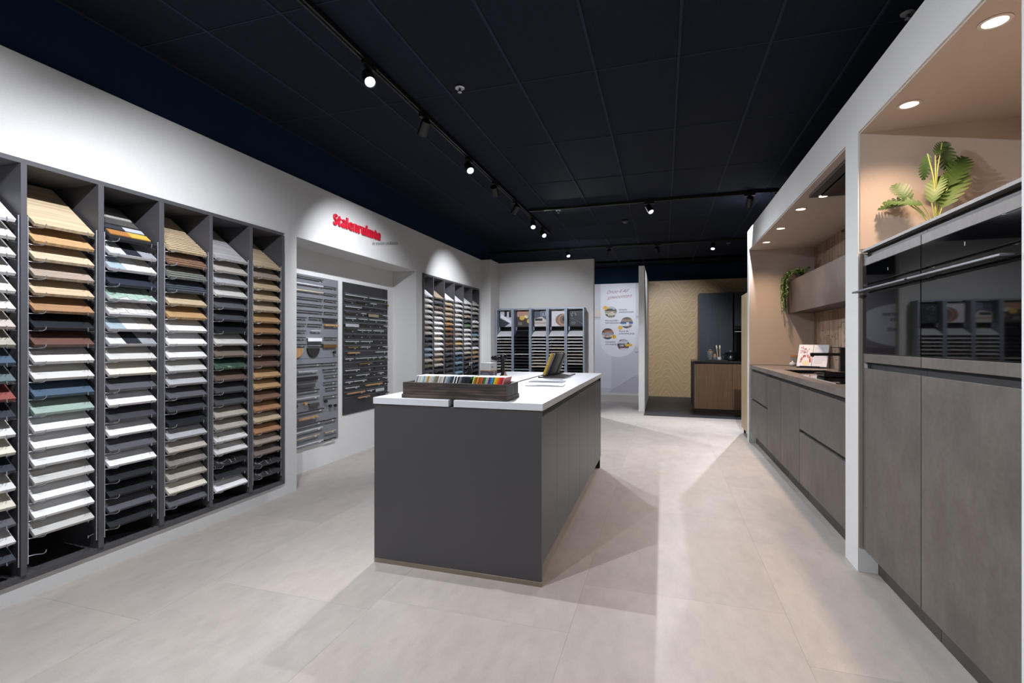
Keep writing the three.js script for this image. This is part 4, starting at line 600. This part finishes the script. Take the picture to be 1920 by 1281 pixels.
  const usp = canvasTex(700, 1830, (x, w, h) => {
    kitchen(x, w, h); x.save(); x.transform(0.9, 0, 0, 1, -0.002 * w, 0); x.fillStyle = '#e1e4ea'; x.beginPath(); x.moveTo(w * 0.16, 0); x.lineTo(w * 0.94, 0); x.lineTo(w * 0.94, h * 0.53); x.bezierCurveTo(w * 0.94, h * 0.72, w * 0.16, h * 0.72, w * 0.16, h * 0.53); x.fill();
    x.save(); x.transform(1, -0.06, -0.28, 1, 0, 0); text(x, 'Onze 4 All', w * 0.36, h * 0.1, 74, '#94405a', 'italic'); text(x, 'gewoonten', w * 0.42, h * 0.15, 74, '#94405a', 'italic'); x.restore();
    const circ = (cx, cy, r, cols) => { x.save(); x.beginPath(); x.arc(cx, cy, r, 0, 7); x.clip(); cols.forEach((c, k) => { x.fillStyle = c; x.fillRect(cx - r, cy - r + k * 2 * r / cols.length, 2 * r, 2 * r / cols.length + 1); }); for (let k = 0; k < 8; k++) { x.fillStyle = cols[(k * 2 + 1) % cols.length]; x.fillRect(cx - r + hash(k, cx, 1) * 2 * r, cy - r + hash(k, cy, 2) * 2 * r, r * 0.45, r * 0.3); } x.restore(); };
    const R = w * 0.135;
    circ(w * 0.39, h * 0.26, R, ['#b9b8bb', '#3a3a38', '#a89a86', '#cfc9bd', '#8a7a66']); circ(w * 0.745, h * 0.36, R, ['#6b5a50', '#a58b74', '#3f5f8f', '#d8dde6', '#4a4a55']); circ(w * 0.32, h * 0.46, R, ['#4a3530', '#a86a4a', '#8f9aa8', '#c9b8a6', '#33405a']); circ(w * 0.67, h * 0.56, R, ['#a7a8b2', '#c8cad2', '#3a3b48', '#6b3f44', '#cfd2da']);
    const yel = '#e0b53a'; x.fillStyle = yel; for (const [a, b] of [[0.27, 0.222], [0.6, 0.405], [0.46, 0.487]]) { x.beginPath(); x.arc(w * a, h * b, w * 0.05, 0, 7); x.fill(); } x.fillRect(w * 0.72, h * 0.553, w * 0.14, h * 0.022);
    text(x, '✓', w * 0.245, h * 0.228, 34, '#5a4a1a'); text(x, '€', w * 0.44, h * 0.493, 36, '#5a4a1a', 'bold');
    const blk = '#3d3f4d'; [['Actuele', 'keukentrends', 0.57, 0.247], ['Persoonlijke', 'betrokkenheid', 0.27, 0.345], ['Direct de', 'scherpste prijs', 0.57, 0.443], ['Complete', 'ontzorging', 0.27, 0.541]].forEach(([a, b, X, Yy]) => { text(x, a, w * X, h * Yy, 34, blk, 'bold'); text(x, b, w * X, h * (Yy + 0.021), 34, blk, 'bold'); }); x.restore();
  });
  const rev = canvasTex(1024, 1400, (x, w, h) => { x.fillStyle = '#8d8796'; x.fillRect(0, 0, w, h); x.fillStyle = '#a39fae'; x.fillRect(0, h * 0.66, w, h * 0.34); x.fillStyle = '#7a6f78'; x.fillRect(0, h * 0.58, w, h * 0.09); x.fillStyle = '#cfd3db'; x.beginPath(); x.ellipse(w * 0.52, h * 0.4, w * 0.42, h * 0.17, 0, 0, 7); x.fill(); x.textAlign = 'left'; const c = '#33353f'; text(x, 'Klanten ervaren', w * 0.24, h * 0.33, 62, c, 'bold'); text(x, 'beoordelen ons', w * 0.19, h * 0.37, 62, c, 'bold'); text(x, 'met een', w * 0.22, h * 0.41, 62, c, 'bold'); text(x, '9,2', w * 0.5, h * 0.41, 62, '#b5303f', 'bold'); text(x, 'en', w * 0.19, h * 0.45, 62, c, 'bold'); text(x, '97%', w * 0.29, h * 0.45, 62, '#b5303f', 'bold'); text(x, 'beveelt', w * 0.45, h * 0.45, 62, c, 'bold'); text(x, 'ons aan', w * 0.24, h * 0.49, 62, c, 'bold'); });
  const poster = (label, x0, x1, y0, y1, tx) => { const o = thing('wall_poster', label, 'poster', [(x0 + x1) / 2, y0, -11.599]); const w = x1 - x0, h = y1 - y0; mesh('panel', bx(-w / 2, w / 2, 0, h, 0, 0.012), M('#d9dbe2'), o); const g = new THREE.PlaneGeometry(w, h); g.translate(0, h / 2, 0.0126); mesh('print', g, new THREE.MeshStandardMaterial({ map: tx, roughness: 0.5 }), o); };
  poster('tall pale poster with round photos and a script heading', -1.576, -0.432, 0.056, 2.6, usp);
  poster('mauve poster with a text bubble beyond the short wall', -3.55, -1.58, 0.056, 2.6, rev);
}

// ---------------------------------------------------------------- ceiling fittings
const trackM = M('#0c0d10', { rough: 0.4 });
function track(label, x0, x1, z0, z1) {
  const alongZ = Math.abs(z1 - z0) > Math.abs(x1 - x0), o = thing('lighting_track', label, 'light track', [(x0 + x1) / 2, 2.996, (z0 + z1) / 2]), L = alongZ ? Math.abs(z1 - z0) : Math.abs(x1 - x0);
  const B = (n, a, b, c, d, m) => mesh(n, alongZ ? bx(a, b, c, d, -L / 2, L / 2) : bx(-L / 2, L / 2, c, d, a, b), m, o);
  B('rail', -0.018, -0.007, -0.032, 0, trackM); B('rail', 0.007, 0.018, -0.032, 0, trackM); B('web', -0.0068, 0.0068, -0.012, 0, trackM); B('conductor', -0.0068, -0.005, -0.026, -0.02, M('#8a8c90', { rough: 0.3, metal: 1 }));
}
track('long black light track running down the room', -1.74, -1.74, -7.6, 2.4); track('black cross track over the middle of the room', -1.7, 3.0, -6.23, -6.23); track('black cross track at the rear of the room', -3.3, 3.0, -9.0, -9.0);
function spot(label, x, z, target, cd, angle, pen = 0.6, len = 0.115, alongZ = true) {
  const o = thing('track_spotlight', label, 'spotlight', [x, 2.962, z], 'black track spotlights');
  mesh('adapter', alongZ ? bx(-0.016, 0.016, -0.022, 0.0015, -0.06, 0.06, 0.002) : bx(-0.06, 0.06, -0.022, 0.0015, -0.016, 0.016, 0.002), trackM, o);
  const st = cyl(0.008, 0.008, 0.035, 10); st.translate(0, -0.039, 0); mesh('stem', st, trackM, o);
  const P = new THREE.Vector3(0, -0.085, 0), D = new THREE.Vector3(target[0] - x, target[1] - 2.877, target[2] - z).normalize();
  const h = new THREE.Group(); h.name = 'head'; h.position.copy(P); h.quaternion.setFromUnitVectors(new THREE.Vector3(0, 0, 1), D); o.add(h);
  const body = lathe([[0, -len / 2], [0.034, -len / 2], [0.037, -len / 2 + 0.004], [0.037, len / 2], [0.033, len / 2], [0.031, len / 2 - 0.012], [0, len / 2 - 0.012]], 24); body.rotateX(Math.PI / 2); mesh('housing', body, trackM, h);
  const lens = cyl(0.03, 0.03, 0.003, 20); lens.rotateX(Math.PI / 2); lens.translate(0, 0, len / 2 - 0.009); mesh('lens', lens, new THREE.MeshStandardMaterial({ color: 0x000000, emissive: COOL, emissiveIntensity: 12 }), h);
  const L = new THREE.SpotLight(COOL, cd * K_TRACK, 0, angle, pen, 2); L.name = 'spot_light'; L.position.set(0, 0, len / 2 - 0.003); L.target.position.set(0, 0, 2); L.shadow.radius = 0.7; L.castShadow = true; h.add(L, L.target);
}
// toward the sample wall
spot('track spotlight out of frame aimed at the near rack', -1.74, -1.05, [-2.95, 0.6, -1.45], 33, 0.95, 0.9);
spot('track spotlight just out of frame aimed at the second bays', -1.74, -1.72, [-2.95, 0.6, -2.5], 34, 0.94, 0.9);
spot('black track spotlight seen end on, aimed at the red lettering', -1.74, -3.35, [-2.95, 1.55, -4.3], 46, 0.6, 0.7);
spot('black track spotlight with a bright rim aimed at the far rack', -1.74, -5.75, [-2.95, 1.6, -6.5], 40, 0.55, 0.7);
spot('upright black track spotlight aimed at the metal stands', -1.74, -4.98, [-1.95, 0.9, -8.1], 60, 0.5);
// toward the room
spot('large bright track spotlight nearest the camera', -1.74, -2.62, [0.1, 0, -0.8], 36, 0.9, 0.8);
spot('bright track spotlight third along the track', -1.74, -4.25, [0.1, 0, -2.2], 34, 0.9, 0.8);
spot('small bright track spotlight before the track corner', -1.74, -6.6, [-0.9, 0, -4.0], 32, 0.85, 0.8);
spot('dazzling star-like track spotlight at the track end', -1.74, -7.2, [0.4, 0.1, -4.4], 44, 0.9, 0.8);
spot('track spotlight out of frame over the near aisle', -1.74, -0.9, [0.8, 0.4, -2.8], 38, 0.9, 0.8);
spot('track spotlight out of frame behind the camera', -1.74, 0.5, [0.4, 0, -1.4], 30, 0.9, 0.8);
spot('round bright spotlight beyond the short wall', -1.7, -9.0, [-0.6, 0, -6.8], 50, 0.8, 0.6, 0.115, false);
spot('tilted black spotlight on the middle cross track', -0.165, -6.23, [1.0, 0.5, -4.8], 18, 0.9, 0.9, 0.115, false);
spot('straight hanging black spotlight near the right wall', 0.955, -6.23, [0.8, 0.4, -9.0], 60, 0.6, 0.6, 0.115, false);
spot('upright black spotlight above the pale poster', -0.94, -9.0, [-1.1, 1.0, -11.6], 36, 0.7, 0.6, 0.115, false);
spot('dark spotlight aimed at the gold patterned wall', -0.1, -9.0, [0.2, 1.2, -11.6], 45, 0.55, 0.6, 0.115, false);
spot('bright spotlight on the rear track facing the camera', 0.81, -9.0, [0.4, 0, -7.2], 50, 0.7, 0.6, 0.115, false);
spot('spotlight on the rear track hidden behind the right wall', 1.5, -9.0, [-0.2, 0, -5.8], 75, 0.7, 0.6, 0.115, false);

function downlight(z, label, cd) {
  const o = thing('downlight', label, 'downlight', [1.114, 2.3755, z], 'recessed warm downlights');
  const ring = lathe([[0.035, 0], [0.048, 0], [0.047, -0.003], [0.037, -0.004], [0.035, 0]], 28); mesh('ring', ring, M('#cfc5bb', { rough: 0.4 }), o);
  const d = cyl(0.035, 0.035, 0.002, 28); d.translate(0, -0.0015, 0); mesh('lamp', d, new THREE.MeshStandardMaterial({ color: 0x000000, emissive: 0xffe2c4, emissiveIntensity: 16 }), o);
  const L = new THREE.SpotLight(WARM, cd * K_DOWN, 0, 1.15, 0.8, 2); L.name = 'downlight_lamp'; L.position.set(0, -0.006, 0); L.target.position.set(0, -2, 0); L.shadow.radius = 1.5; L.castShadow = true; o.add(L, L.target);
}
downlight(-2.143, 'large recessed downlight nearest the camera over the ovens', 10); downlight(-2.771, 'recessed downlight over the oven cabinets beside the plant', 7.5);
downlight(-4.688, 'first small downlight beside the extractor hood', 8); downlight(-5.425, 'second small downlight between two others over the sink', 8); downlight(-6.132, 'farthest small downlight at the end of the soffit', 9);
function sprinkler(x, z, label) { const o = thing('sprinkler', label, 'sprinkler', [x, 2.9965, z], 'ceiling sprinklers'); mesh('rosette', lathe([[0, 0], [0.034, 0], [0.032, -0.006], [0.012, -0.009], [0, -0.009]], 20), M('#c9c9c9', { rough: 0.3, metal: 0.7 }), o); mesh('frame', [lathe([[0, -0.009], [0.009, -0.01], [0.007, -0.03], [0, -0.03]], 10)], M('#3a3532', { rough: 0.4, metal: 0.5 }), o); mesh('deflector', lathe([[0, -0.03], [0.014, -0.031], [0.014, -0.034], [0, -0.036]], 14), M('#c9c9c9', { rough: 0.3, metal: 0.7 }), o); }
sprinkler(-1.338, -3.1, 'white sprinkler in the ceiling right of the long track'); sprinkler(1.24, -3.1, 'metal sprinkler in the ceiling above the right wall edge'); sprinkler(-1.336, -6.39, 'small sprinkler just behind the middle cross track'); sprinkler(1.25, -6.35, 'small shiny sprinkler at the right end of the cross track'); sprinkler(1.1, -9.4, 'tiny sprinkler at the rear near the right wall');
{ const o = thing('smoke_detector', 'small dark round detector on the ceiling behind the cross track', 'detector', [-0.53, 2.9965, -7.2]); mesh('base', lathe([[0, 0], [0.05, 0], [0.05, -0.018], [0, -0.018]], 24), M('#15161a'), o); mesh('dome', lathe([[0.034, -0.018], [0.03, -0.034], [0.015, -0.044], [0, -0.046]], 20), M('#4a4c52', { rough: 0.3 }), o); }

shade(scene);
renderer.render(scene, camera);
